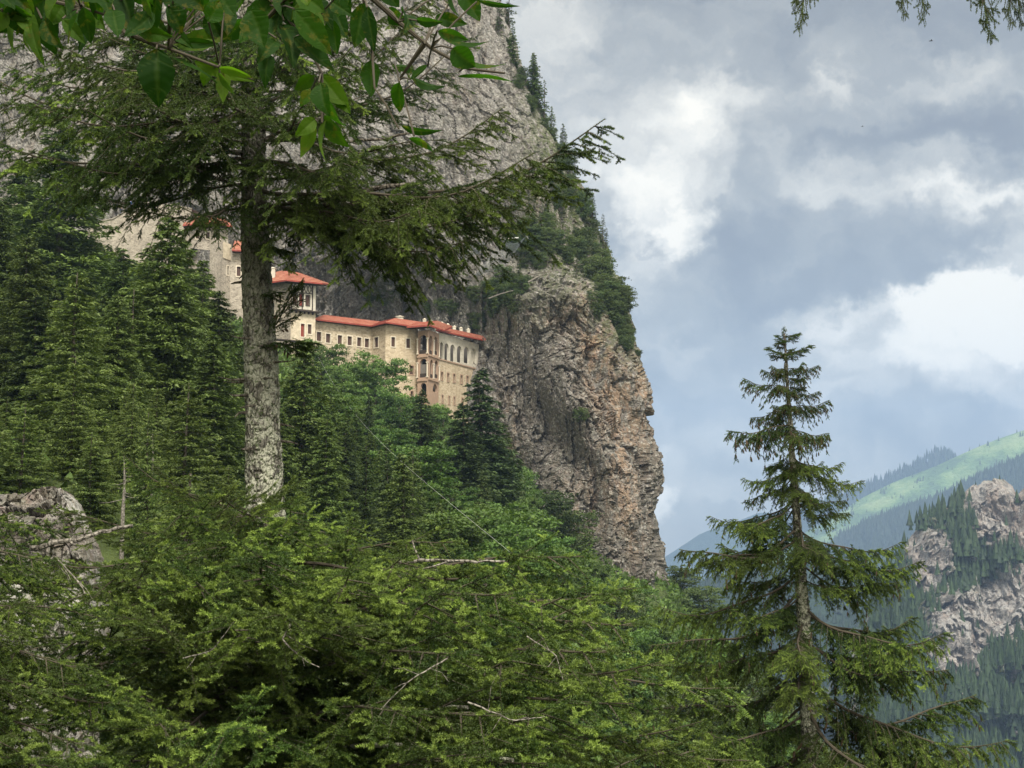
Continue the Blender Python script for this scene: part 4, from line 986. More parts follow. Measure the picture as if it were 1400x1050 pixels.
# --- trees and bushes rooted on the crag
def crag(kit, px, py, H, label, group, name='spruce_tree', cat='tree', wid=1.0, sink=.6, lean=(0, 0)):
    p = on_cliff(min(px, float(edge_px(py)) - 7), py)
    if px > edge_px(py) + 2: p = p + np.array([1.2, 1.5, 0])
    return put(kit, (p[0], p[1] + .3, p[2] - sink), H, label, cat, group, name, wid, lean)
CRG = [(686, 50, 9, 'spruce hugging the cliff edge at the very top of the picture'), (698, 90, 9, 'spruce on the cliff edge below the topmost one'), (706, 30, 8, 'thin spruce standing out against the cloud at the top of the cliff'),
       (722, 135, 8, 'short spruce left of the pair of spires on the cliff edge'), (727, 138, 8.6, 'left spire of the pair high on the cliff edge'), (738, 146, 9.2, 'right spire of the pair high on the cliff edge'), (750, 168, 7.5, 'spruce stepping down right of the two spires'),
       (758, 190, 6, 'small spruce just above the bough end that reaches over the cliff'), (775, 215, 6, 'spruce behind the long bough on the cliff edge'), (792, 246, 6, 'spruce right behind the tip of the long bough'),
       (821, 297, 5.2, 'slim spruce standing free on the cliff edge against the cloud'), (812, 310, 5, 'bushy spruce left of the slim free one'), (828, 325, 5, 'spruce on the edge below the slim free one'), (838, 342, 4.6, 'small thin spruce on the shoulder of the cliff'),
       (800, 300, 5.5, 'spruce on the steep flank above the pale crag'), (786, 385, 6, 'spruce on the dark flank right of the fallen logs'), (772, 360, 7, 'dense spruce beside the pale crag'), (757, 350, 6.5, 'conifer behind the fallen logs'), (735, 355, 7, 'dark conifer in the bushy group above the logs'),
       (718, 345, 7, 'conifer at the right end of the long net'), (745, 330, 6.5, 'conifer high in the bushy group'), (708, 398, 6, 'round green conifer left of the fallen logs'), (700, 330, 6, 'conifer left in the bushy group')]
for px, py, H, lb in CRG: crag(CR[rs.randint(2)] if px > 720 or py < 200 else CN[3], px + (4 if 'spire' in lb or 'slim' in lb else 0), py, H * (1.35 if py < 345 and px > 700 else 1.1), lb, 'conifers on the crag', wid=1.15 if py < 200 else 1.25)
n_b = 0
for x0, x1, y0, y1, n, kits, hh_ in ((690, 800, 280, 372, 34, BD, 5.0), (650, 715, 390, 440, 12, BD, 4.5), (640, 690, 405, 455, 10, BD + BS[1:], 3.5), (770, 850, 320, 440, 34, BD + BS[1:], 4.6), (820, 885, 400, 490, 22, BD + BS[1:], 3.6), (760, 830, 220, 310, 16, BD, 5), (690, 760, 60, 200, 12, BD, 2.8)):
    for i in range(n):
        px, py = x0 + (x1 - x0) * rs.rand(), y0 + (y1 - y0) * rs.rand(); e_ = float(edge_px(py))
        if x0 >= 690 and y0 < 500 and (x0 >= 760 or y1 == 200): px = e_ - 2 - rs.rand() * (46 if y1 != 200 else 16) * (1 if y0 < 400 else .55)
        if px > e_ - 1: px = e_ - 1
        if (770 < px < 805 and 385 < py < 430) or (748 < px < 805 and 285 < py < 338) or (px > 836 and 335 < py < 408): continue
        if px > e_ - 8: px = e_ - 8 - 10 * rs.rand()
        crag(kits[rs.randint(len(kits))], px, py, hh_ * (.6 + .6 * rs.rand()), 'dull green bush clinging to the upper ledges of the brown cliff', 'bushes on the crag', 'bush', 'bush', .9, .4); n_b += 1
for px, py, H, lb in ((858, 407, 1.6, 'tiny bent bush sticking out from the cliff edge into the sky'), (874, 455, 1.8, 'small bush on the lower edge of the green flank'), (884, 482, 1.2, 'lone sprig of bush on the bare cliff edge'), (845, 478, 2.0, 'small bush on the brown face below the green flank'), (785, 575, 2.2, 'small bush in a crack of the bare rock face')):
    crag(BS[1], px, py, H, lb, 'lone bushes on the crag', 'bush', 'bush')
for px, py, H in ((525, 418, 3), (505, 415, 2.5), (615, 430, 3), (600, 425, 2.5), (585, 428, 2.2)): crag(BS[1], px, py, H, 'small bush on the grey rock above the monastery roof', 'bushes above the monastery', 'bush', 'bush')
print('bushes', n_b)
# --- undergrowth
def undergrowth():
    n = 90000; Y = 60 + 240 * rs.rand(n) ** .8; px = -100 + 1300 * rs.rand(n); x = (px - CX) / FPX * Y
    z = np.concatenate([ground_z(x[i:i + 5000], Y[i:i + 5000]) for i in range(0, n, 5000)])
    c = np.stack([x, Y, z + rs.rand(n) * 1.1], -1); cl = vnoise(c / 5, 4) > -.35; c = c[cl]; n = len(c)
    s_ = (.12 + .2 * rs.rand(n, 1)) * (.5 + c[:, 1:2] / 200); ax = unit(rs.randn(n, 3) + np.array([0, 0, .6])); bx = unit(np.cross(ax, rs.randn(n, 3)))
    T = np.stack([c - bx * s_, c + bx * s_, c + ax * s_ * 1.8], 1)
    o = link('undergrowth', tris_mesh('undergrowth', T, rs.rand(n), M['broad'])); o['kind'] = 'stuff'
undergrowth()
# --- far woods on the ridges: one mass each
def wood(name, surf, mask, n, H, mat, seed, tri=60, label=None):
    V, PXg, PYg = surf; r = np.random.RandomState(seed)
    w = mask(PXg, PYg) * (PXg > 880) * (PXg < 1470) * (PYg < 1100); pr = (w / w.sum()).ravel(); idx = r.choice(len(pr), n, p=pr); base = V.reshape(-1, 3)[idx] + r.randn(n, 3) * [H * .35, H * .1, 0]
    hs = H * (.4 + .85 * r.rand(n)); T = []; C = []
    k_ = tri
    t = r.rand(n, k_) ** .8; a = r.rand(n, k_) * 6.28; rad = hs[:, None] * .20 * (1 - t) * (.6 + .5 * r.rand(n, k_)) + hs[:, None] * .01
    c = base[:, None] + np.stack([np.cos(a) * rad, np.sin(a) * rad, t * hs[:, None] - .03 * hs[:, None]], -1)
    s_ = (hs[:, None, None] * .085) * (.5 + .8 * r.rand(n, k_, 1)) * (1.15 - t[..., None])
    out = unit(np.stack([np.cos(a), np.sin(a), -.6 + 0 * a], -1) + r.randn(n, k_, 3) * .25); bx = unit(np.cross(out, [0, 0, 1.]))
    T = np.stack([c - bx * s_ * .6 - out * s_ * .6, c + bx * s_ * .6 - out * s_ * .6, c + out * s_ * 1.1 + 0 * bx], 2).reshape(-1, 3, 3)
    C = np.clip(.1 + .5 * r.rand(n, 1) + .3 * r.rand(n, k_), 0, 1).ravel()
    # a solid inner cone under the tufts, two tiers
    for lo_, hi_, w_ in ((.0, .70, .21), (.34, 1.0, .14)):
        aa = np.arange(6)[None] * np.pi / 3 + r.rand(n, 1) * 3; rr2 = hs[:, None] * w_ * (.75 + .5 * r.rand(n, 6)); a1 = aa; a2 = np.roll(aa, -1, 1); r2 = np.roll(rr2, -1, 1)
        p1 = base[:, None] + np.stack([np.cos(a1) * rr2, np.sin(a1) * rr2, hs[:, None] * lo_ + 0 * rr2], -1); p2 = base[:, None] + np.stack([np.cos(a2) * r2, np.sin(a2) * r2, hs[:, None] * lo_ + 0 * rr2], -1)
        ap = np.repeat((base + np.stack([0 * hs, 0 * hs, hs * hi_], -1))[:, None], 6, 1); TT = np.stack([p1, p2, ap], 2).reshape(-1, 3, 3)
        T = np.concatenate([T, TT]); C = np.concatenate([C, np.repeat(np.clip(.1 + .45 * r.rand(n), 0, 1), 6)])
    o = link(name, tris_mesh(name, T, C, M[mat])); o['kind'] = 'stuff'
    if label: o['label'] = label
g_ = lambda px, py: 1.0 - rockness(px, py)
wood('mountain_forest', MT, lambda x, y: np.clip(1.0 - 1.15 * rockness(x, y), 0.006, 1) * (x > 1180) * (y < 1080), 9500, 12.5, 'needle_deep', 1, 30)
edge_only = lambda S: (lambda x, y: np.concatenate([np.ones((2, x.shape[1])), np.zeros((x.shape[0] - 2, x.shape[1]))]) )
M['needle_dark'] = leaf_mat('dark_conifer_foliage', (.012, .024, .014), (.024, .042, .022), (.04, .065, .03), .1, .1)
wood('ridge_forest', FAR_D, lambda x, y: np.concatenate([np.full((2, x.shape[1]), 8.), np.full((x.shape[0] - 2, x.shape[1]), 1.)]) * (x > 1080) * (y < 800), 5200, 34, 'needle_dark', 2, 16)
wood('skyline_forest', FAR_B, lambda x, y: np.concatenate([np.full((3, x.shape[1]), 8.), np.full((x.shape[0] - 3, x.shape[1]), .3)]) * (x < 1300) * (x > 1080) * (y < 720), 900, 50, 'needle_dark', 3, 16)
wood('meadow_scrub', FAR_C, lambda x, y: (fbm(np.stack([x / 22, y / 9, 0 * x], -1), 3, 3) > .35) * 1.0 + .03 * (y < 760), 700, 22, 'needle_far', 4, 16)
wood('valley_forest', FAR_E, lambda x, y: np.ones_like(x), 3600, 20, 'needle_dark', 5, 20)

# ------------------------------------------------------------------ the rock outcrop low on the left
def outcrop():
    px = np.linspace(-80, 138, 300); py = np.linspace(655, 1040, 380); X, Yp = np.meshgrid(px, py)
    top = np.interp(px, [-80, -25, 20, 44, 56, 76, 88, 98, 110, 125, 138], [678, 676, 676, 672, 664, 666, 680, 712, 750, 830, 960])
    Yp = top[None] + (Yp - 655) * (1040 - top[None]) / 385
    Yd = 58 - 2.5 * sstep(X, 40, 110) + 4 * sstep(X, 130, 235) + 3.0 * sstep(Yp, 690, 705) * -1 + .012 * (X - 60)
    V = P(X, Yp, Yd)
    bk = V[:1] + np.array([0, 1, -.1]) * np.array([.4, .9, 1.6, 2.6])[::-1][:, None, None]
    V = np.concatenate([bk, V]); lean = V * np.array([1, 1, .8])
    b1, e1 = blocks(lean / 1.7, 3, 1.1); b2, e2 = blocks(lean / .55 + .2 * fbm(V / 2, 2, 5)[..., None], 5, 1.2); b3, _ = blocks(lean / .2, 6, 1.2)
    V[..., 1] -= .6 * b1 + .30 * b2 + .12 * b3 + .25 * fbm(V / 3, 4, 6, .5, True) - .12 * (e2 < .07); V[..., 2] += .2 * b1 + .10 * b2; V[..., 0] += .1 * b2
    nr, nc = V.shape[:2]; i = np.arange(nr - 1)[:, None] * nc; j = np.arange(nc - 1)[None]
    F = np.stack([i + j, i + nc + j, i + nc + j + 1, i + j + 1], -1).reshape(-1, 4)
    z = np.zeros(nr * nc)
    PA = np.concatenate([np.repeat(X[:1], 4, 0), X]).ravel(); QA = np.concatenate([np.repeat(Yp[:1], 4, 0), Yp]).ravel()
    o = link('rock_outcrop', make_mesh('rock_outcrop', V.reshape(-1, 3), F, [M['rock_near']], attrs={'rust': z + .2, 'pale': np.clip(.25 + .7 * sstep(PA, 60, 80) * (1 - sstep(QA, 705, 712)) + .8 * sstep(QA, 740, 800), 0, 1), 'moss': z + .3}))
    tag(o, 'blocky grey and purplish rock outcrop behind the foreground boughs at the far left', 'rock')
outcrop()
# ------------------------------------------------------------------ near spruces: boughs clad in needles
def needle_tris(p0, p1, tint, N, nl, nw, r):
    """needles all round every shoot p0 -> p1"""
    m = len(p0); ax = p1 - p0; ln = np.linalg.norm(ax, axis=1, keepdims=True); ax = ax / (ln + 1e-9)
    ref = np.where(np.abs(ax[:, 2:3]) < .9, np.array([[0, 0, 1.]]), np.array([[0, 1., 0]])); a = unit(np.cross(ax, ref)); b = np.cross(a, ax)
    t = (np.arange(N)[None] + r.rand(m, N)) / N; ph = np.arange(N)[None] * 2.4 + r.rand(m, 1) * 6.28 + r.randn(m, N) * .3
    c = p0[:, None] + ax[:, None] * (t * ln)[..., None]
    rad = a[:, None] * np.cos(ph)[..., None] + b[:, None] * np.sin(ph)[..., None]
    d = unit(ax[:, None] * (.30 + .75 * t[..., None] ** 3) + rad * .95 + np.array([0, 0, .12])); w = unit(np.cross(d, rad + ax[:, None] * .3 + r.randn(m, N, 3) * .5)) * nw * .5
    L = (nl * (.75 + .4 * r.rand(m, N)))[..., None]
    T = np.stack([c - w, c + w, c + d * L], 2).reshape(-1, 3, 3)
    C = np.clip(tint[:, None] + .25 * (t - .5) + .06 * r.randn(m, N), 0, 1).ravel()
    return T, C
def bough(seed, L=3.0, width=.95, sag=.05, droop=.18, hang=.35, bare=.12, sp2=.12, sp3=.062, N=34, cones=0, young=.55, sparse=0.0, nl=.0185, nw=.0078, upv=.0):
    r = np.random.RandomState(seed); P0 = []; P1 = []; TI = []; mb = MB(); cn = []
    wob = lambda t: np.stack([L * t, .05 * L * np.sin(t * 5 + seed) * t * (1 - t) * 2, -sag * L * np.sin(np.pi * t) + .02 * L * np.sin(9 * t + seed)], -1)
    tt = np.linspace(0, 1, 14); mb.tube(wob(tt), (.0065 * L) * (1 - tt) ** .8 + .003, 6)
    k = 0
    for t in np.arange(bare, .985, sp2 / L / 2):
        k += 1; side = 1 if k % 2 else -1
        if r.rand() < sparse: continue
        g = min(1, (t - bare) / .3 + .3); l2 = width * (g * (1 - t) ** .7 * (.7 + .45 * r.rand()) + .10)
        base = wob(np.array(t)); an = R(56 - 20 * t + r.randn() * 12) * side; droop_ = droop * (.4 + 1.2 * r.rand()); hang_ = hang * (.3 + 1.3 * r.rand())
        dr = np.array([math.cos(an), math.sin(an), -droop_ + .20 * r.randn() + .12 * t]); dr /= np.linalg.norm(dr)
        path = lambda s: base + dr * (l2 * s)[..., None] + np.stack([.12 * l2 * s ** 2, 0 * s, -hang_ * l2 * s ** 2 + .10 * l2 * s ** 4], -1)
        s = np.linspace(0, 1, 5); mb.tube(path(s), .0050 * (1 - s) + .0018, 3, cap=False)
        n3 = max(2, int(l2 * .92 / sp3)); s3 = np.repeat(np.linspace(.10, .98, n3), 2) + r.randn(2 * n3) * .01; s3 = np.clip(s3, .05, 1); sd = np.tile([1, -1], n3)
        b3 = path(s3); tang = unit(path(np.clip(s3 + .04, 0, 1.04)) - path(s3 - .02)); up = np.array([0, 0, 1.]); lat = unit(np.cross(up, tang))
        l3 = (.08 + .15 * r.rand(2 * n3) * np.clip(l2, .4, 1)) * (1.12 - .5 * s3)
        d3 = unit(tang * .75 + lat * sd[:, None] * (.62 + .15 * r.randn(2 * n3, 1)) + up * (upv - .10 - .45 * hang_ + .30 * r.randn(2 * n3, 1))); e3 = b3 + d3 * l3[:, None]
        u = np.clip(young * (.10 + .45 * s3 + .75 * r.rand(2 * n3) ** 1.5) * (.35 + .75 * min(1, t * 1.3)) + .10 * r.randn(), 0, 1)  # older inner needles darker, with the shade between sprays painted in
        P0.append(b3); P1.append(e3); TI.append(u)
        # the shoots that carry on the side branch itself
        s4 = np.linspace(.25, 1.03, max(3, int(l2 / .08))); q = path(s4); P0.append(q[:-1]); P1.append(q[1:]); TI.append(np.full(len(q) - 1, .35 * young + .2))
        # side shoots on the longer twigs
        for f_, a_ in ((.35, 1), (.45, -1), (.7, 1), (.78, -1)):
            m = (l3 > .085) & (r.rand(2 * n3) > .22); q = b3[m] + d3[m] * (l3[m] * f_)[:, None]; lt = unit(np.cross(up, d3[m]))
            d4 = unit(d3[m] * .8 + lt * a_ * .65 + up * (.2 * r.randn(m.sum(), 1) - .12)); l4 = .04 + .055 * r.rand(m.sum())
            P0.append(q); P1.append(q + d4 * l4[:, None]); TI.append(np.clip(u[m] + .15, 0, 1))
        if cones and r.rand() < cones:
            for c in range(1 + r.randint(3)): cn.append(path(np.array([1 - .12 * c - .05 * r.rand()]))[0])
    q = wob(np.linspace(.8, 1, 6)); P0.append(q[:-1]); P1.append(q[1:]); TI.append(np.full(5, .6))
    P0 = np.concatenate(P0); P1 = np.concatenate(P1); TI = np.concatenate(TI)
    T, C = needle_tris(P0, P1, TI, N, nl, nw, r)
    # twig wood inside every shoot: one sliver
    ax = P1 - P0; w = unit(np.cross(ax, r.randn(len(ax), 3))) * .0016; TW = np.stack([P0 - w, P0 + w, P1], 1)
    V, F, mi, tv = mb.data(); base = len(V)
    allT = np.concatenate([T, TW]); Vt = allT.reshape(-1, 3); Ft = base + np.arange(len(Vt)).reshape(-1, 3)
    mi_t = np.concatenate([np.zeros(len(T)), np.ones(len(TW))])
    Vs = [V, Vt]; tri = [f for f in F if f.shape[1] == 3]; quad = [f for f in F if f.shape[1] == 4]
    n_tri = sum(len(f) for f in tri); Fs = tri + [Ft]; mis = [np.ones(n_tri), mi_t]; tints = [tv, np.concatenate([np.repeat(C, 3), np.zeros(len(TW) * 3)])]
    nb = base + len(Vt)
    if cn:
        z = np.array([0, -.012, -.045, -.075, -.095]); rd = np.array([.004, .014, .016, .012, .003]); th = np.arange(6) * np.pi / 3
        ring = np.concatenate([np.stack([rd_ * np.cos(th), rd_ * np.sin(th), np.full(6, z_)], -1) for rd_, z_ in zip(rd, z)])
        i = np.arange(4)[:, None] * 6; j = np.arange(6)[None]; cf = np.stack([i + j, i + 6 + j, i + 6 + (j + 1) % 6, i + (j + 1) % 6], -1).reshape(-1, 4)
        cn = np.array(cn); CV = (cn[:, None] + ring[None] * (.6 + .35 * r.rand(len(cn), 1, 1))).reshape(-1, 3); CF = (cf[None] + nb + 30 * np.arange(len(cn))[:, None, None]).reshape(-1, 4)
        Vs.append(CV); quad = quad + [CF]; tints.append(np.zeros(len(CV)))
    else: CF = np.zeros((0, 4), int)
    nq = sum(len(f) for f in quad) - len(CF)
    mis.append(np.ones(nq)); mis.append(np.full(len(CF), 2))
    me = make_mesh('branch', np.concatenate(Vs), Fs + quad, [M['needle'], M['twig'], M['cone']], np.concatenate(mis), np.concatenate(tints))
    return me, L
gk = dict(sp2=.17, sp3=.088, sparse=.1, N=40)
BG = [bough(101, sag=.05, hang=.2, upv=.3, young=.75, **gk), bough(102, width=1.1, sag=.07, droop=.2, upv=.25, young=.7, **gk), bough(103, width=.9, sag=.03, hang=.4, upv=.1, young=.7, **gk), bough(104, width=1.05, sag=.09, hang=.15, young=.85, upv=.35, **gk), bough(105, width=.8, sag=.04, hang=.6, sparse=.15)]
BU = [bough(111, width=1.0, sag=.08, droop=.3, hang=.5, young=.62, upv=.12, sp2=.15, sp3=.085, N=40), bough(112, width=.95, sag=.05, droop=.2, hang=.5, sparse=.25, young=.38, sp2=.15, sp3=.09, N=36), bough(113, width=.9, sag=.06, hang=.5, sparse=.4, young=.3, bare=.2, sp2=.13, sp3=.10, N=34)]
BR = [bough(121, L=2.4, width=.74, sp2=.09, sag=.10, hang=.65, droop=.28, young=.65, cones=.35, sparse=.2, upv=.1), bough(122, L=2.4, width=.66, sp2=.10, sag=.07, hang=.9, droop=.32, young=.55, cones=.5, sparse=.28), bough(123, L=2.4, width=.82, sp2=.09, sag=.12, hang=.6, droop=.22, young=.75, cones=.12, sparse=.15, upv=.15)]
BT = [bough(131, L=1.1, width=.40, N=30, sag=.05, hang=.9, droop=.25, young=.35, cones=.9, bare=.05, sp2=.09), bough(132, L=.7, width=.3, sag=.0, hang=.4, droop=.05, young=.4, cones=.3, bare=.05, sp2=.09)]
BW = bough(141, L=.6, width=.26, sag=.02, hang=.05, droop=.0, young=.08, bare=.25, sp2=.12, sp3=.09, N=30)
def set_bough(root, S, E, kit, roll=0.0, scale_w=1.0, label=None):
    S, E = np.asarray(S, float), np.asarray(E, float); me, L = kit; v = E - S; ln = np.linalg.norm(v); x = v / ln
    z = np.array([0, 0, 1.]) - x * x[2]; z /= np.linalg.norm(z); y = np.cross(z, x); c, s_ = math.cos(roll), math.sin(roll); y, z = y * c + z * s_, z * c - y * s_
    k_ = ln / L; o = link('branch', me, root); w_ = min(1.25, max(.42, k_)) * scale_w
    m = Matrix(((x[0] * k_, y[0] * w_, z[0] * w_, S[0]), (x[1] * k_, y[1] * w_, z[1] * w_, S[1]), (x[2] * k_, y[2] * w_, z[2] * w_, S[2]), (0, 0, 0, 1)))
    o.matrix_local = Matrix.Translation(-root.location) @ m
    return o
def trunk_mesh(pts, rad, n=72, rows=700, amp=.012, fr=1.0):
    pts = np.asarray(pts, float); K = len(pts); t = np.linspace(0, K - 1, rows); c = np.stack([np.interp(t, np.arange(K), pts[:, i]) for i in range(3)], -1); rr = np.interp(t, np.arange(K), rad)
    ker = np.ones(41) / 41
    for i in range(2): c[:, i] = np.convolve(np.pad(c[:, i], 20, 'edge'), ker, 'valid')
    th = np.arange(n) * 2 * np.pi / n; d = np.stack([np.cos(th), np.sin(th), 0 * th], -1); V = c[:, None] + rr[:, None, None] * d[None]
    b, e = blocks(V * np.array([14, 14, 9]) * fr, 2, 1.0); f2 = fbm(V * 38 * fr, 3, 4); g = fbm(V * np.array([3, 3, 1.2]) * fr, 3, 8)
    V = V + d[None] * (amp * (b * 1.1 - .9 * (e < .12) + .45 * f2) + amp * 1.2 * g)[..., None]
    i = np.arange(rows - 1)[:, None] * n; j = np.arange(n)[None]; j2 = (j + 1) % n
    return V.reshape(-1, 3), np.stack([i + j, i + j2, i + n + j2, i + n + j], -1).reshape(-1, 4)
rf_ = np.random.RandomState(5)
# ---- the big spruce with the lichen trunk
YS = 16.0
TK = [(372, 1330), (368, 1050), (362, 700), (357, 500), (349, 330), (346, 200), (343, 80), (340, -100), (338, -400), (337, -700)]
TR = [.27, .232, .214, .186, .158, .138, .118, .10, .07, .03]
def tk(py): return P(float(np.interp(-py, [-q[1] for q in TK], [q[0] for q in TK])), py, YS)
g0 = P(372, 1330, YS); g0[2] = float(ground_z(g0[0], g0[1])) - .3
pts = [g0] + [P(x, y, YS) for x, y in TK[1:]]
big = thing('spruce_tree', g0, 'large near spruce with thick lichen-covered trunk and boughs across bottom and upper left', 'tree')
V, F = trunk_mesh(pts, TR); link('trunk', make_mesh('trunk', V - g0, F, [M['bark_lichen']], smooth=False), big)
for i in range(26):   # broken stubs on the trunk
    py = rf_.uniform(200, 700); c = tk(py); a = rf_.rand() * 6.28; rr_ = float(np.interp(py, [330, 700], [.155, .21])); d = np.array([math.cos(a), math.sin(a), -.1]); mb = MB()
    mb.tube([c + d * rr_ * .8, c + d * (rr_ + .04 + .1 * rf_.rand()), c + d * (rr_ + .06 + .22 * rf_.rand()) + rf_.randn(3) * .03], [.02, .012, .004], 5); mb.build('stub', M['bark'], big, g0)
UP = [  # start py, tip px, tip py, tip Y, kit, roll
 (290, 828, 168, 14.8, 0, 0), (275, 765, 238, 15.2, 1, .2), (240, 690, 150, 15.6, 0, -.1), (270, 650, 330, 14.6, 0, .1), (262, 600, 270, 13.8, 0, .1), (190, 640, 60, 16.6, 1, 0), (175, 600, 195, 15.0, 2, .1), (150, 585, 20, 16.0, 2, 0), (110, 520, -30, 15.4, 2, 0),
 (250, 730, 215, 14.0, 0, 0), (280, 700, 290, 15.0, 1, -.2), (200, 480, 205, 13.6, 0, 0), (160, 440, 130, 13.2, 2, 0), (120, 540, 120, 17.6, 1, 0),
 (220, -40, 180, 15.2, 0, 0), (180, -60, 90, 16.2, 1, 0), (140, -20, 30, 15.0, 1, 0), (250, 90, 270, 16.6, 2, .1), (220, 40, 215, 14.2, 1, 0), (190, 100, 150, 13.4, 1, 0), (160, 150, 110, 13.0, 2, 0), (110, 60, -10, 16.0, 1, 0), (80, 130, 50, 14.4, 1, 0), (60, -40, -60, 15.0, 1, 0),
 (285, 165, 285, 15.0, 2, .2), (100, 10, 95, 14.6, 0, 0), (70, 70, 60, 13.4, 0, 0), (40, 150, 20, 14.6, 0, 0), (130, 190, 95, 14.4, 0, .1), (90, 230, 70, 15.2, 0, 0), (30, 380, 10, 13.4, 0, 0), (70, 480, 70, 13.4, 0, 0), (30, 600, -10, 15, 0, 0), (150, 30, 140, 14, 0, 0), (205, 170, 225, 14.8, 0, 0), (265, 235, 285, 14.0, 1, 0), (120, 300, 110, 12.8, 2, 0), (60, 430, 40, 14.0, 2, 0), (40, 260, 10, 13.6, 2, 0), (20, 460, -60, 15.0, 1, 0), (60, 180, 70, 18.5, 1, 0), (200, 150, 190, 19, 1, 0),
]
for i, (ps, px, py, Y, kk, ro) in enumerate(UP): set_bough(big, tk(ps), P(px, py, Y), BU[kk], ro)
LOW = [ # lower mass, tips given the same way
 (740, 862, 800, 15.0, 3, 0), (725, 800, 752, 16.0, 1, 0), (745, 720, 752, 14.2, 3, 0), (715, 620, 735, 15.0, 1, 0), (700, 490, 712, 14.4, 3, 0), (695, 395, 682, 13.2, 3, 0), (700, 300, 676, 13.6, 0, 0), (705, 215, 640, 14.6, 3, 0), (715, 165, 622, 15.4, 4, 0), (720, 60, 700, 15.6, 0, 0), (735, 20, 750, 14.2, 3, 0), (720, 240, 690, 12.8, 1, 0), (725, 560, 748, 12.8, 3, 0),
 (775, 868, 845, 14.2, 1, .1), (770, 800, 800, 13.2, 3, 0), (770, 700, 800, 12.4, 1, 0), (765, 610, 800, 12.2, 3, 0), (760, 480, 770, 12.0, 3, 0), (760, 370, 760, 11.9, 0, 0), (765, 260, 770, 12.0, 3, 0), (770, 140, 780, 12.6, 1, 0), (780, 40, 800, 13.0, 0, 0), 
 (830, 900, 905, 14.0, 3, 0), (830, 830, 880, 12.8, 1, 0), (840, 730, 880, 12.0, 3, 0), (840, 620, 880, 11.6, 1, 0), (835, 500, 860, 11.4, 0, 0), (830, 400, 830, 11.3, 1, 0), (835, 300, 840, 11.4, 3, 0), (840, 180, 850, 11.6, 0, 0), (845, 80, 865, 12.2, 1, 0), (850, -20, 880, 13.0, 3, 0),
 (880, 1010, 930, 15.5, 2, 0), (900, 960, 985, 14.2, 3, 0), (905, 870, 950, 12.8, 1, 0), (910, 780, 950, 12.0, 3, 0), (915, 680, 965, 11.2, 1, 0), (920, 560, 960, 11.0, 1, 0), (925, 200, 960, 10.9, 3, 0), (920, 100, 940, 11.6, 0, 0), (915, 0, 930, 12.2, 1, 0), (930, 300, 990, 10.6, 1, 0),
 (960, 1030, 1030, 14.6, 2, 0), (980, 980, 1050, 13.4, 1, 0), (990, 750, 1030, 11.4, 1, 0), (1000, 640, 1040, 10.8, 0, 0), (1000, 120, 1030, 10.8, 1, 0), (1060, 780, 1100, 11.4, 1, 0), (1060, 30, 1060, 11.0, 0, 0), (1040, 220, 1060, 10.3, 3, 0), (1060, 480, 1090, 10.5, 1, 0),
]
for i, (ps, px, py, Y, kk, ro) in enumerate(LOW): set_bough(big, tk(ps), P(px, py, Y), BG[kk], ro + rf_.randn() * .3, 1.15 if px > 560 else 1.0)
for (ps, px, py, Y) in ((475, 408, 392, 15.8), (470, 428, 470, 15.4), (330, 395, 345, 15.5), (405, 385, 400, 15.6)): set_bough(big, tk(ps), P(px, py, Y), BT[1], 0, .6)
def dead(root, pts, r0, r1, name='dead_branch', mat='deadwood', seed=0):
    r = np.random.RandomState(seed); A = [P(*q) for q in pts]; mb = MB(); tt = np.linspace(0, len(A) - 1, 14); c = np.stack([np.interp(tt, np.arange(len(A)), [a[i] for a in A]) for i in range(3)], -1) + r.randn(14, 3) * r0 * .2
    mb.tube(c, np.linspace(r0, r1, 14) * .75, 7)
    for q in range(3):
        b = c[3 + 2 * q]; d = unit(c[5 + q] - c[4 + q] + r.randn(3) * .05) * (.1 + .15 * r.rand()) + r.randn(3) * .07; mb.tube([b, b + d * .6 + r.randn(3) * .02, b + d], [r1 * .8, r1 * .6, r1 * .3], 4)
    mb.build(name, M[mat], root, g0)
for i, (p_, a, b) in enumerate([([(40, 750, 13.5), (110, 735, 13.4), (182, 717, 13.5)], .035, .02), ([(345, 800, 16), (250, 824, 15), (165, 795, 14)], .045, .02), ([(545, 768, 13.2), (610, 766, 13), (690, 768, 13)], .022, .012), ([(372, 985, 15.6), (470, 968, 13.2), (640, 968, 12.2)], .045, .02),
                               ([(380, 1030, 15.4), (540, 1016, 12.5), (700, 1040, 11.6)], .045, .02), ([(400, 850, 12), (385, 875, 11.9), (420, 905, 11.8), (436, 912, 11.8)], .012, .004), ([(372, 960, 15.6), (470, 885, 14.2), (560, 800, 13.6)], .03, .012), ([(250, 900, 11.6), (290, 890, 11.5), (320, 850, 11.4)], .008, .003),
                               ([(365, 300, 16), (420, 290, 15.6), (520, 255, 15.2), (560, 252, 15.1)], .05, .03), ([(350, 190, 16), (470, 195, 15.8), (580, 180, 15.8)], .035, .015), ([(348, 150, 16), (280, 135, 15.4), (215, 130, 15)], .04, .02), ([(348, 262, 16), (260, 230, 15.2), (170, 222, 15)], .03, .012), ([(60, 770, 12.8), (75, 760, 12.8), (120, 810, 12.6), (85, 825, 12.6)], .012, .005),
                               ([(640, 960, 10.8), (700, 985, 10.7), (745, 980, 10.9)], .009, .003), 
                               ([(720, 870, 11.8), (760, 895, 11.7), (770, 930, 11.7)], .007, .003), ([(612, 900, 11), (560, 930, 10.9), (520, 970, 10.9)], .008, .003)]):
    dead(big, p_, a, b, 'bare_limb' if a > .02 else 'dead_twig', 'bark_lichen' if i in (3, 4) else ('bark' if i in (1, 6, 8, 9, 10, 11) else 'deadwood'), i)

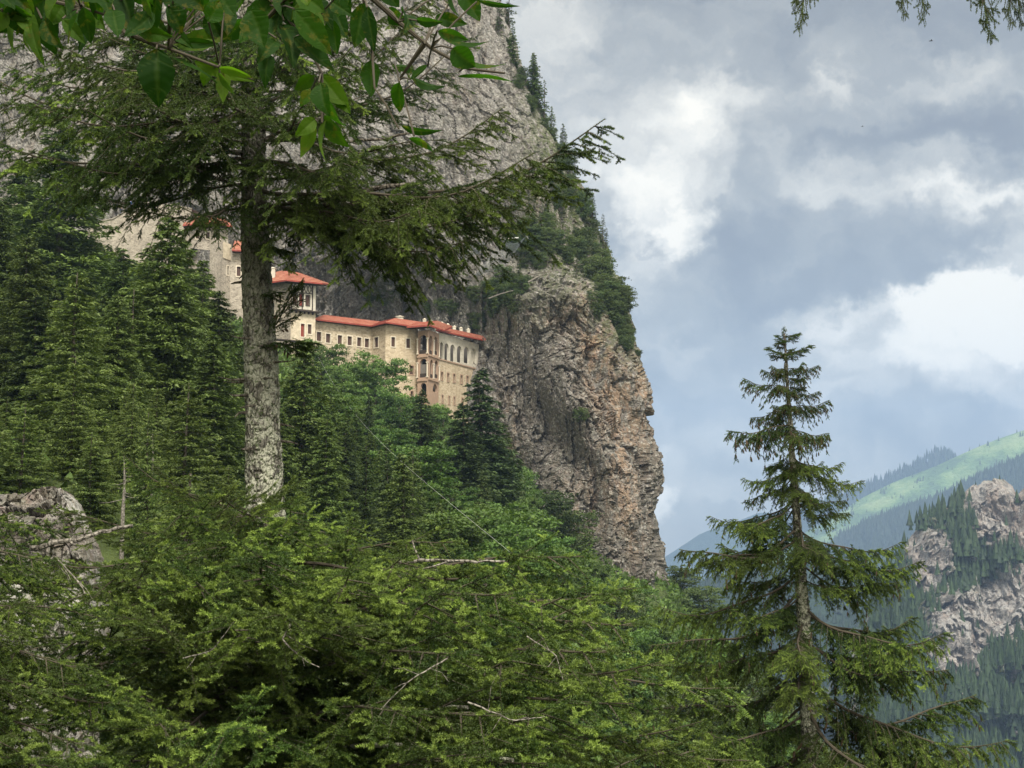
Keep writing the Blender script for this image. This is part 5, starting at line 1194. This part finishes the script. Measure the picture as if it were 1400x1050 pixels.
# ---- a second near spruce, its trunk just outside the left edge, boughs reaching in
g2 = P(-190, 1300, 13.0); g2[2] = float(ground_z(g2[0], g2[1])) - .3
nb_ = thing('spruce_tree', g2, 'spruce boughs reaching in from the left edge over the rock outcrop', 'tree')
pts = [g2, P(-190, 1050, 13), P(-195, 800, 13), P(-200, 560, 13), P(-204, 300, 13)]
V, F = trunk_mesh(pts, [.2, .16, .13, .09, .05], 32, 300, .01, 1.2); link('trunk', make_mesh('trunk', V - g2, F, [M['bark_lichen']]), nb_)
def nk(py): return P(-196, py, 13)
for (ps, px, py, Y, kk) in ((640, 95, 735, 13.6, 0), (660, 30, 700, 14.2, 3), (700, 120, 800, 13.0, 3), (680, 60, 760, 12.0, 1), (740, 150, 850, 12.4, 0), (730, 40, 820, 11.6, 3), (780, 105, 905, 11.6, 1), (770, 20, 870, 11.2, 0), (820, 160, 960, 11.8, 3), (830, 60, 950, 10.9, 0), (870, 120, 1010, 11.2, 1), (880, 20, 1000, 10.6, 3), (920, 80, 1060, 10.6, 0), (600, -20, 650, 12.5, 3), (700, 60, 790, 14.6, 1), (760, 90, 870, 14.2, 3), (820, 60, 930, 13.6, 0), (900, 30, 1010, 13, 1)):
    set_bough(nb_, nk(ps), P(px, py, Y), BG[kk], rf_.randn() * .25)

# ---- the spruce on the right
YR = 25.0
AX = [(1072, 456), (1076, 520), (1083, 620), (1090, 720), (1097, 820), (1103, 930), (1108, 1050), (1116, 1200)]
def ak(py): return P(float(np.interp(py, [q[1] for q in AX], [q[0] for q in AX])), py, YR)
g1 = P(1116, 1200, YR); g1[2] = float(ground_z(g1[0], g1[1])) - .3
sr = thing('spruce_tree', g1, 'free-standing pointed spruce with cone-laden drooping tips on the right, against the sky', 'tree')
pts = [g1] + [P(x, y, YR) for x, y in AX[::-1]]
V, F = trunk_mesh(pts, [.20, .165, .145, .125, .10, .078, .055, .03, .008], 40, 700, .009, 1.2); link('trunk', make_mesh('trunk', V - g1, F, [M['bark_lichen']]), sr)
lev = [468, 486, 508, 530, 556, 585, 615, 648, 682, 716, 752, 790, 830, 872, 916, 962, 1010, 1060]
LT = [(456, 8, 8), (500, 26, 32), (530, 40, 42), (560, 62, 50), (585, 92, 60), (620, 85, 70), (650, 92, 108), (690, 120, 84), (720, 165, 120), (760, 185, 160), (800, 170, 170), (850, 185, 195), (900, 190, 205), (950, 200, 290), (1000, 215, 350), (1060, 225, 390)]
nbr = 0
for li, py in enumerate(lev):
    n = 5 if li < 2 else 6 if li < 7 else 5 if li < 12 else 5; a0 = rf_.rand() * 6.28
    lw, rw = [float(np.interp(py + 18, [q[0] for q in LT], [q[k] for q in LT])) for k in (1, 2)]
    for i in range(n):
        if nbr >= 99: break
        az = a0 + i * 6.283 / n + rf_.randn() * .18; cx_ = math.cos(az); sy_ = math.sin(az); w = rw if cx_ > 0 else lw
        ln = w / FPX * YR * (.78 + .40 * rf_.rand()) * (.55 if rf_.rand() < .1 else 1) * (1.0 if abs(cx_) > .5 else .9)
        S = ak(py + rf_.randn() * (4 if li < 5 else 11)); dz = (-.10 - .16 * rf_.rand()) * ln if li > 3 else (.35 - .1 * li) * ln
        if li > 9: dz = (-.14 - .14 * rf_.rand()) * ln
        dz += rf_.randn() * .07 * ln; E = S + np.array([cx_ * ln, sy_ * ln * .85, dz]); kit = BT[1] if li < 2 else BT[0] if li < 6 else BR[rf_.randint(3) if li < 11 else (0, 2, 2)[rf_.randint(3)]]
        set_bough(sr, S, E, kit, rf_.randn() * .15, 1.3 if li > 5 else 1.1); nbr += 1
mb = MB(); t0_ = P(1071, 470, YR); mb.tube([t0_, P(1071, 452, YR)], [.008, .003], 5)
set_bough(sr, P(1071, 480, YR), P(1071.5, 450, YR + .05), BT[1], 0, .5)

# ---- conifer sprays hanging in at the top right
YB = 9.0; s0 = P(1240, -160, YB)
cb_t = thing('conifer_branch', s0, 'dark conifer sprigs dangling into the top edge against the cloud at the right', 'branch')
mb = MB(); mb.tube([P(1500, -190, YB), P(1380, -120, YB), P(1240, -110, YB), P(1080, -90, YB)], [.035, .028, .02, .01], 7); mb.build('limb', M['bark'], cb_t, s0)
for a, b, w in (((1110, -100), (1096, 20), .34), ((1098, -60), (1088, 4), .3), ((1225, -110), (1234, 4), .3), ((1262, -110), (1262, 8), .3), ((1330, -110), (1350, 30), .36), ((1372, -110), (1380, 14), .3), ((1385, -90), (1394, 18), .3)):
    o_ = set_bough(cb_t, P(a[0], a[1], YB), P(b[0], b[1], YB), BW, 1.3 + rf_.rand() * .5, w * 1.5)

# ---- broad leaves hanging in at the top left
k = NT('hanging_leaf'); t_ = k.attr('tint'); v_ = k.attr('vein')
c_ = k.ramp(t_, [(0, (.010, .032, .005)), (.5, (.026, .070, .008)), (1, (.09, .15, .014))])
c_ = k.mix(k.mr(v_, .0, 1, 0, .22), c_, (.09, .13, .03)); c_ = k.mix(k.mr(k.noise(k.pos(), 30, 4, .7), .55, .66, 0, .55), c_, (.13, .11, .02))
M['leaf'] = k.bsdf(c_, .6, k.bump(v_, .5, .002), .12, .5, k.mix(1.0, c_, (1.5, 1.9, .5), 'MULTIPLY'))
def leaf_geo(A, B, w, roll, cup, r):
    L = float(np.linalg.norm(B - A)); x = (B - A) / L; zc = unit(np.cross(x, np.array([math.sin(roll), math.cos(roll), .3]))); y = zc; z = np.cross(x, y)
    nu, nv = 28, 8; u = np.linspace(0, 1, nu + 1); prof = (np.sin(np.pi * u ** .82)) ** .85 * (1 - .25 * u) + .0; prof /= prof.max()
    ser = 1 + .07 * (((u * 14) % 1) - .4) * (u > .08) * (u < .97)
    vv = np.linspace(-1, 1, nv + 1); U, Vv = np.meshgrid(u, vv, indexing='ij'); hw = w * .5 * (prof * ser)[:, None]
    X = L * U; Yv = hw * Vv; veins = np.abs(((U * 11 - np.abs(Vv) * 1.6) % 1) - .5) * 2
    Z = cup * hw * np.abs(Vv) * .9 - L * .10 * (U * 2 - 1) ** 2 * (1.5 if r.rand() > .5 else -1.2) * r.rand() + .012 * w * np.sin(U * 40 - np.abs(Vv) * 6) + .03 * w * np.sin(U * 9 + Vv * 2 + r.rand() * 6)
    P_ = A + X[..., None] * x + Yv[..., None] * y + Z[..., None] * z
    i = np.arange(nu)[:, None] * (nv + 1); j = np.arange(nv)[None]; F = np.stack([i + j, i + j + 1, i + nv + 2 + j, i + nv + 1 + j], -1).reshape(-1, 4)
    vein = np.maximum((veins > .86) * .6, (np.abs(Vv) < .14) * 1.0)
    return P_.reshape(-1, 3), F, vein.ravel()
def leafy(label, twigs, leaves, Yc, seed, more=None):
    r = np.random.RandomState(seed); o0 = P(twigs[0][0][0], twigs[0][0][1], Yc); root = thing('leafy_branch', o0, label, 'branch', 'broadleaf twigs hanging in at the top'); mb = MB()
    for tw_ in twigs:
        A = np.array([P(x, y, Yc + .05 * math.sin(i)) for i, (x, y) in enumerate(tw_)]); mb.tube(A, np.linspace(.0048, .0018, len(A)), 7)
    Vs, Fs, ve, ti, n = [], [], [], [], 0
    tip = np.concatenate([np.array(t, float) for t in twigs])
    if more:
        x0, x1, n_ = more
        for i in range(n_):
            bx = x0 + (x1 - x0) * r.rand(); by = -30 + 58 * r.rand() ** 1.3; a = r.randn() * .65; l_ = 32 + 26 * r.rand()
            leaves.append((bx, by, bx + math.sin(a) * l_, by + math.cos(a) * l_, 18 + 12 * r.rand(), (.05 + .25 * r.rand()) if r.rand() < .65 else .5 + .45 * r.rand()))
    for (bx, by, tx, ty, w, br) in leaves:
        Y = Yc + r.randn() * .10; A = P(bx, by, Y); B = P(tx, ty, Y + r.randn() * .03); V_, F_, v_ = leaf_geo(A, B, w / FPX * Yc * 1.08, r.randn() * .5 + (1.2 if w < 17 else .1), .35 + .3 * r.rand(), r)
        Vs.append(V_); Fs.append(F_ + n); n += len(V_); ve.append(v_); ti.append(np.full(len(V_), np.clip(br + r.randn() * .06, 0, 1)))
        q = tip[np.argmin((tip[:, 0] - bx) ** 2 + (tip[:, 1] - by) ** 2)]; mb.tube([P(q[0], q[1], Yc), (P(q[0], q[1], Yc) + A) / 2 + np.array([0, 0, .004]), A], .0016, 5)
    mb.build('twig', M['twig'], root, o0)
    link('leaves', make_mesh('leaves', np.concatenate(Vs) - o0, [np.concatenate(Fs)], [M['leaf']], smooth=True, attrs={'tint': np.concatenate(ti), 'vein': np.concatenate(ve)}), root)
leafy('broad dark leaves on a twig at the top left corner', [[(-40, -30), (40, -5), (110, 10), (160, 25)], [(30, -10), (15, 10)]],
      [(66, 2, 72, 76, 48, .1), (22, 5, 14, 78, 16, .6), (36, 12, 56, 88, 22, .75), (28, 20, 40, 78, 14, .9), (92, 8, 108, 48, 26, .3), (118, 5, 148, 42, 26, .7), (10, -10, 28, 30, 26, .3), (45, -10, 38, 24, 22, .1), (150, 0, 190, 36, 24, .3), (100, -20, 150, 4, 30, .05), (-10, -10, 4, 34, 26, .25), (60, -30, 110, -5, 30, .1), (105, 18, 92, 60, 16, .5), (-20, -30, 20, 12, 36, .1), (130, -30, 150, 16, 34, .15), (80, -40, 96, 20, 40, .08), (34, -40, 50, 8, 34, .3)], 2.3, 1, (-20, 160, 26))
leafy('long twig with one big hanging dark oval leaf and paler leaves beside it', [[(120, -40), (150, 10), (170, 45), (230, 66), (300, 92), (345, 108)], [(180, 48), (215, 64)]],
      [(214, 66, 216, 147, 46, .12), (196, 12, 206, 62, 40, .2), (170, -12, 182, 44, 36, .08), (212, -10, 214, 32, 34, .05), (242, 66, 322, 42, 28, .7), (236, 72, 300, 108, 16, .5), (262, 84, 345, 112, 18, .85), (300, 90, 346, 104, 14, .9), (306, 98, 305, 140, 20, .8), (290, 96, 276, 118, 20, .7), (232, 40, 262, 64, 18, .5), (285, 30, 300, 0, 26, .6), (262, -10, 262, 18, 26, .7), (225, -20, 250, 14, 30, .15), (245, 58, 300, 60, 14, .4), (300, 100, 322, 128, 14, .8), (190, 44, 236, 50, 20, .5), (240, -30, 280, 14, 38, .1), (180, -30, 210, 12, 36, .2), (290, -20, 322, 24, 34, .3), (210, 20, 170, 52, 26, .2)], 2.4, 2, (150, 330, 26))
leafy('dense drooping twig of layered leaves whose lowest cluster hangs beside the trunk', [[(330, -40), (380, 10), (415, 50), (440, 100), (440, 168)], [(380, 10), (350, 40)]],
      [(372, 0, 330, 62, 40, .45), (345, 14, 362, 66, 38, .35), (388, -5, 426, 40, 34, .15), (402, 12, 454, 76, 32, .5), (388, 28, 404, 88, 32, .1), (402, 52, 456, 98, 28, .3), (378, 52, 352, 84, 24, .25), (366, 70, 362, 118, 22, .2), (430, 70, 458, 98, 16, .55), (432, 102, 405, 122, 18, .5), (440, 104, 481, 158, 26, .8), (436, 112, 448, 158, 26, .35), (426, 122, 410, 146, 18, .6), (442, 128, 482, 142, 20, .75), (446, 138, 470, 176, 22, .3), (432, 162, 404, 186, 20, .85), (432, 166, 413, 216, 20, .8), (440, 166, 440, 222, 16, .95), (443, 166, 476, 202, 24, .75), (440, 160, 468, 178, 18, .4), (360, -10, 390, 20, 30, .2), (340, -10, 322, 24, 30, .5), (410, -10, 450, 20, 28, .55), (416, 40, 448, 46, 18, .6)], 2.5, 3, (325, 480, 24))
leafy('light twig with spaced narrow leaves stretching right towards the open sky', [[(470, -40), (498, 0), (508, 60), (512, 120)], [(500, -10), (545, 30), (590, 66), (640, 94), (690, 100)], [(580, 60), (545, 110)]],
      [(498, 4, 484, 66, 32, .25), (502, 10, 512, 72, 20, .1), (508, 84, 509, 134, 28, .4), (546, 112, 547, 154, 22, .4), (530, 12, 560, 34, 30, .1), (556, 10, 558, 40, 24, .1), (598, 42, 640, 54, 16, .4), (600, 54, 668, 62, 14, .5), (618, 66, 650, 92, 30, .35), (628, 98, 702, 106, 16, .5), (620, 80, 690, 94, 16, .6), (596, 24, 640, 34, 20, .3), (570, 28, 606, 30, 14, .2), (630, -18, 656, 30, 30, .35), (612, -14, 628, 30, 14, .2), (652, 2, 710, 10, 8, .2), (560, 108, 606, 122, 16, .2), (545, 176, 602, 182, 12, .1), (566, 186, 600, 206, 14, .5), (470, -10, 462, 24, 26, .3), (450, 0, 480, 20, 20, .25), (540, 88, 575, 96, 14, .3), (585, 90, 560, 110, 12, .4), (520, -20, 545, 10, 28, .15)], 2.4, 4)

# ---- dead snags standing in the young wood
for px, py0, py1, Y, lb in ((168, 622, 700, 62, 'thin pale dead stem at the right end of the rock outcrop'), (207, 585, 665, 74, 'grey dead stem among the young spruces, left of the broad spruce')):
    a = P(px, py1, Y); b = P(px + 1.5, py0, Y); root = thing('dead_tree', a, lb, 'dead tree', 'dead stems in the young wood'); mb = MB(); mb.tube([a - np.array([0, 0, 2.]), a, (a + b) / 2 + np.array([.05, 0, 0]), b], [.09, .08, .05, .012], 6); mb.build('trunk', M['deadwood'], root, a)
    mb = MB()
    for q in range(12):
        c = a + (b - a) * (.15 + .07 * q); t_a = rf_.rand() * 6.28; l_ = .7 * (1.1 - q / 13.) * (.5 + rf_.rand()); d = np.array([math.cos(t_a), math.sin(t_a), -.25]) * l_; mb.tube([c, c + d * .6, c + d + np.array([0, 0, .08])], [.018, .012, .005], 4)
    mb.build('branches', M['deadwood'], root, a)

# ---- two birds, far off
M['bird'] = NT('dark_feathers').bsdf((.03, .03, .035), .8)
for px, py, Y, sz, lb in ((1273, 56, 190, .5, 'tiny dark bird high in the cloud, the upper one'), (1179, 173, 220, .35, 'tiny dark bird in front of the cloud, the lower one')):
    c = P(px, py, Y); J = [(-.22, 0, 0), (0, 0, .02), (.2, 0, .03), (.27, 0, .045), (-.33, 0, 0)]; mb = MB(); mb.tube([(J_[0] * sz * 2, J_[1], J_[2] * sz * 2) for J_ in (J[4], J[0], J[1], J[2], J[3])], [.02 * sz, .06 * sz, .12 * sz, .08 * sz, .02 * sz], 8)
    for s_ in (-1, 1): mb.add([(.12 * sz, 0, .05 * sz), (-.15 * sz, 0, .05 * sz), (-.1 * sz, s_ * .5 * sz, .22 * sz), (.1 * sz, s_ * .55 * sz, .24 * sz), (-.1 * sz, s_ * 1.0 * sz, .1 * sz)], [[0, 1, 2], [0, 2, 3], [3, 2, 4]])
    o_ = mb.build('bird', M['bird'], None, (0, 0, 0)); o_.location = c; tag(o_, lb, 'bird', 'birds in the sky')

# ------------------------------------------------------------------ air
HAZE = 0.95e-4
mb = MB(); mb.box((0, 5100, 465), (5700, 0, 0), (0, 5200, 0), (0, 0, 640))
km = bpy.data.materials.new('haze'); km.use_nodes = True; nt = km.node_tree; nt.nodes.clear()
vo = nt.nodes.new('ShaderNodeVolumePrincipled'); vo.inputs['Color'].default_value = (.44, .64, 1.0, 1); vo.inputs['Density'].default_value = HAZE; vo.inputs['Anisotropy'].default_value = 0.0
oo = nt.nodes.new('ShaderNodeOutputMaterial'); nt.links.new(vo.outputs[0], oo.inputs['Volume'])
hz = mb.build('haze', km); hz['kind'] = 'stuff'; hz.display_type = 'WIRE'
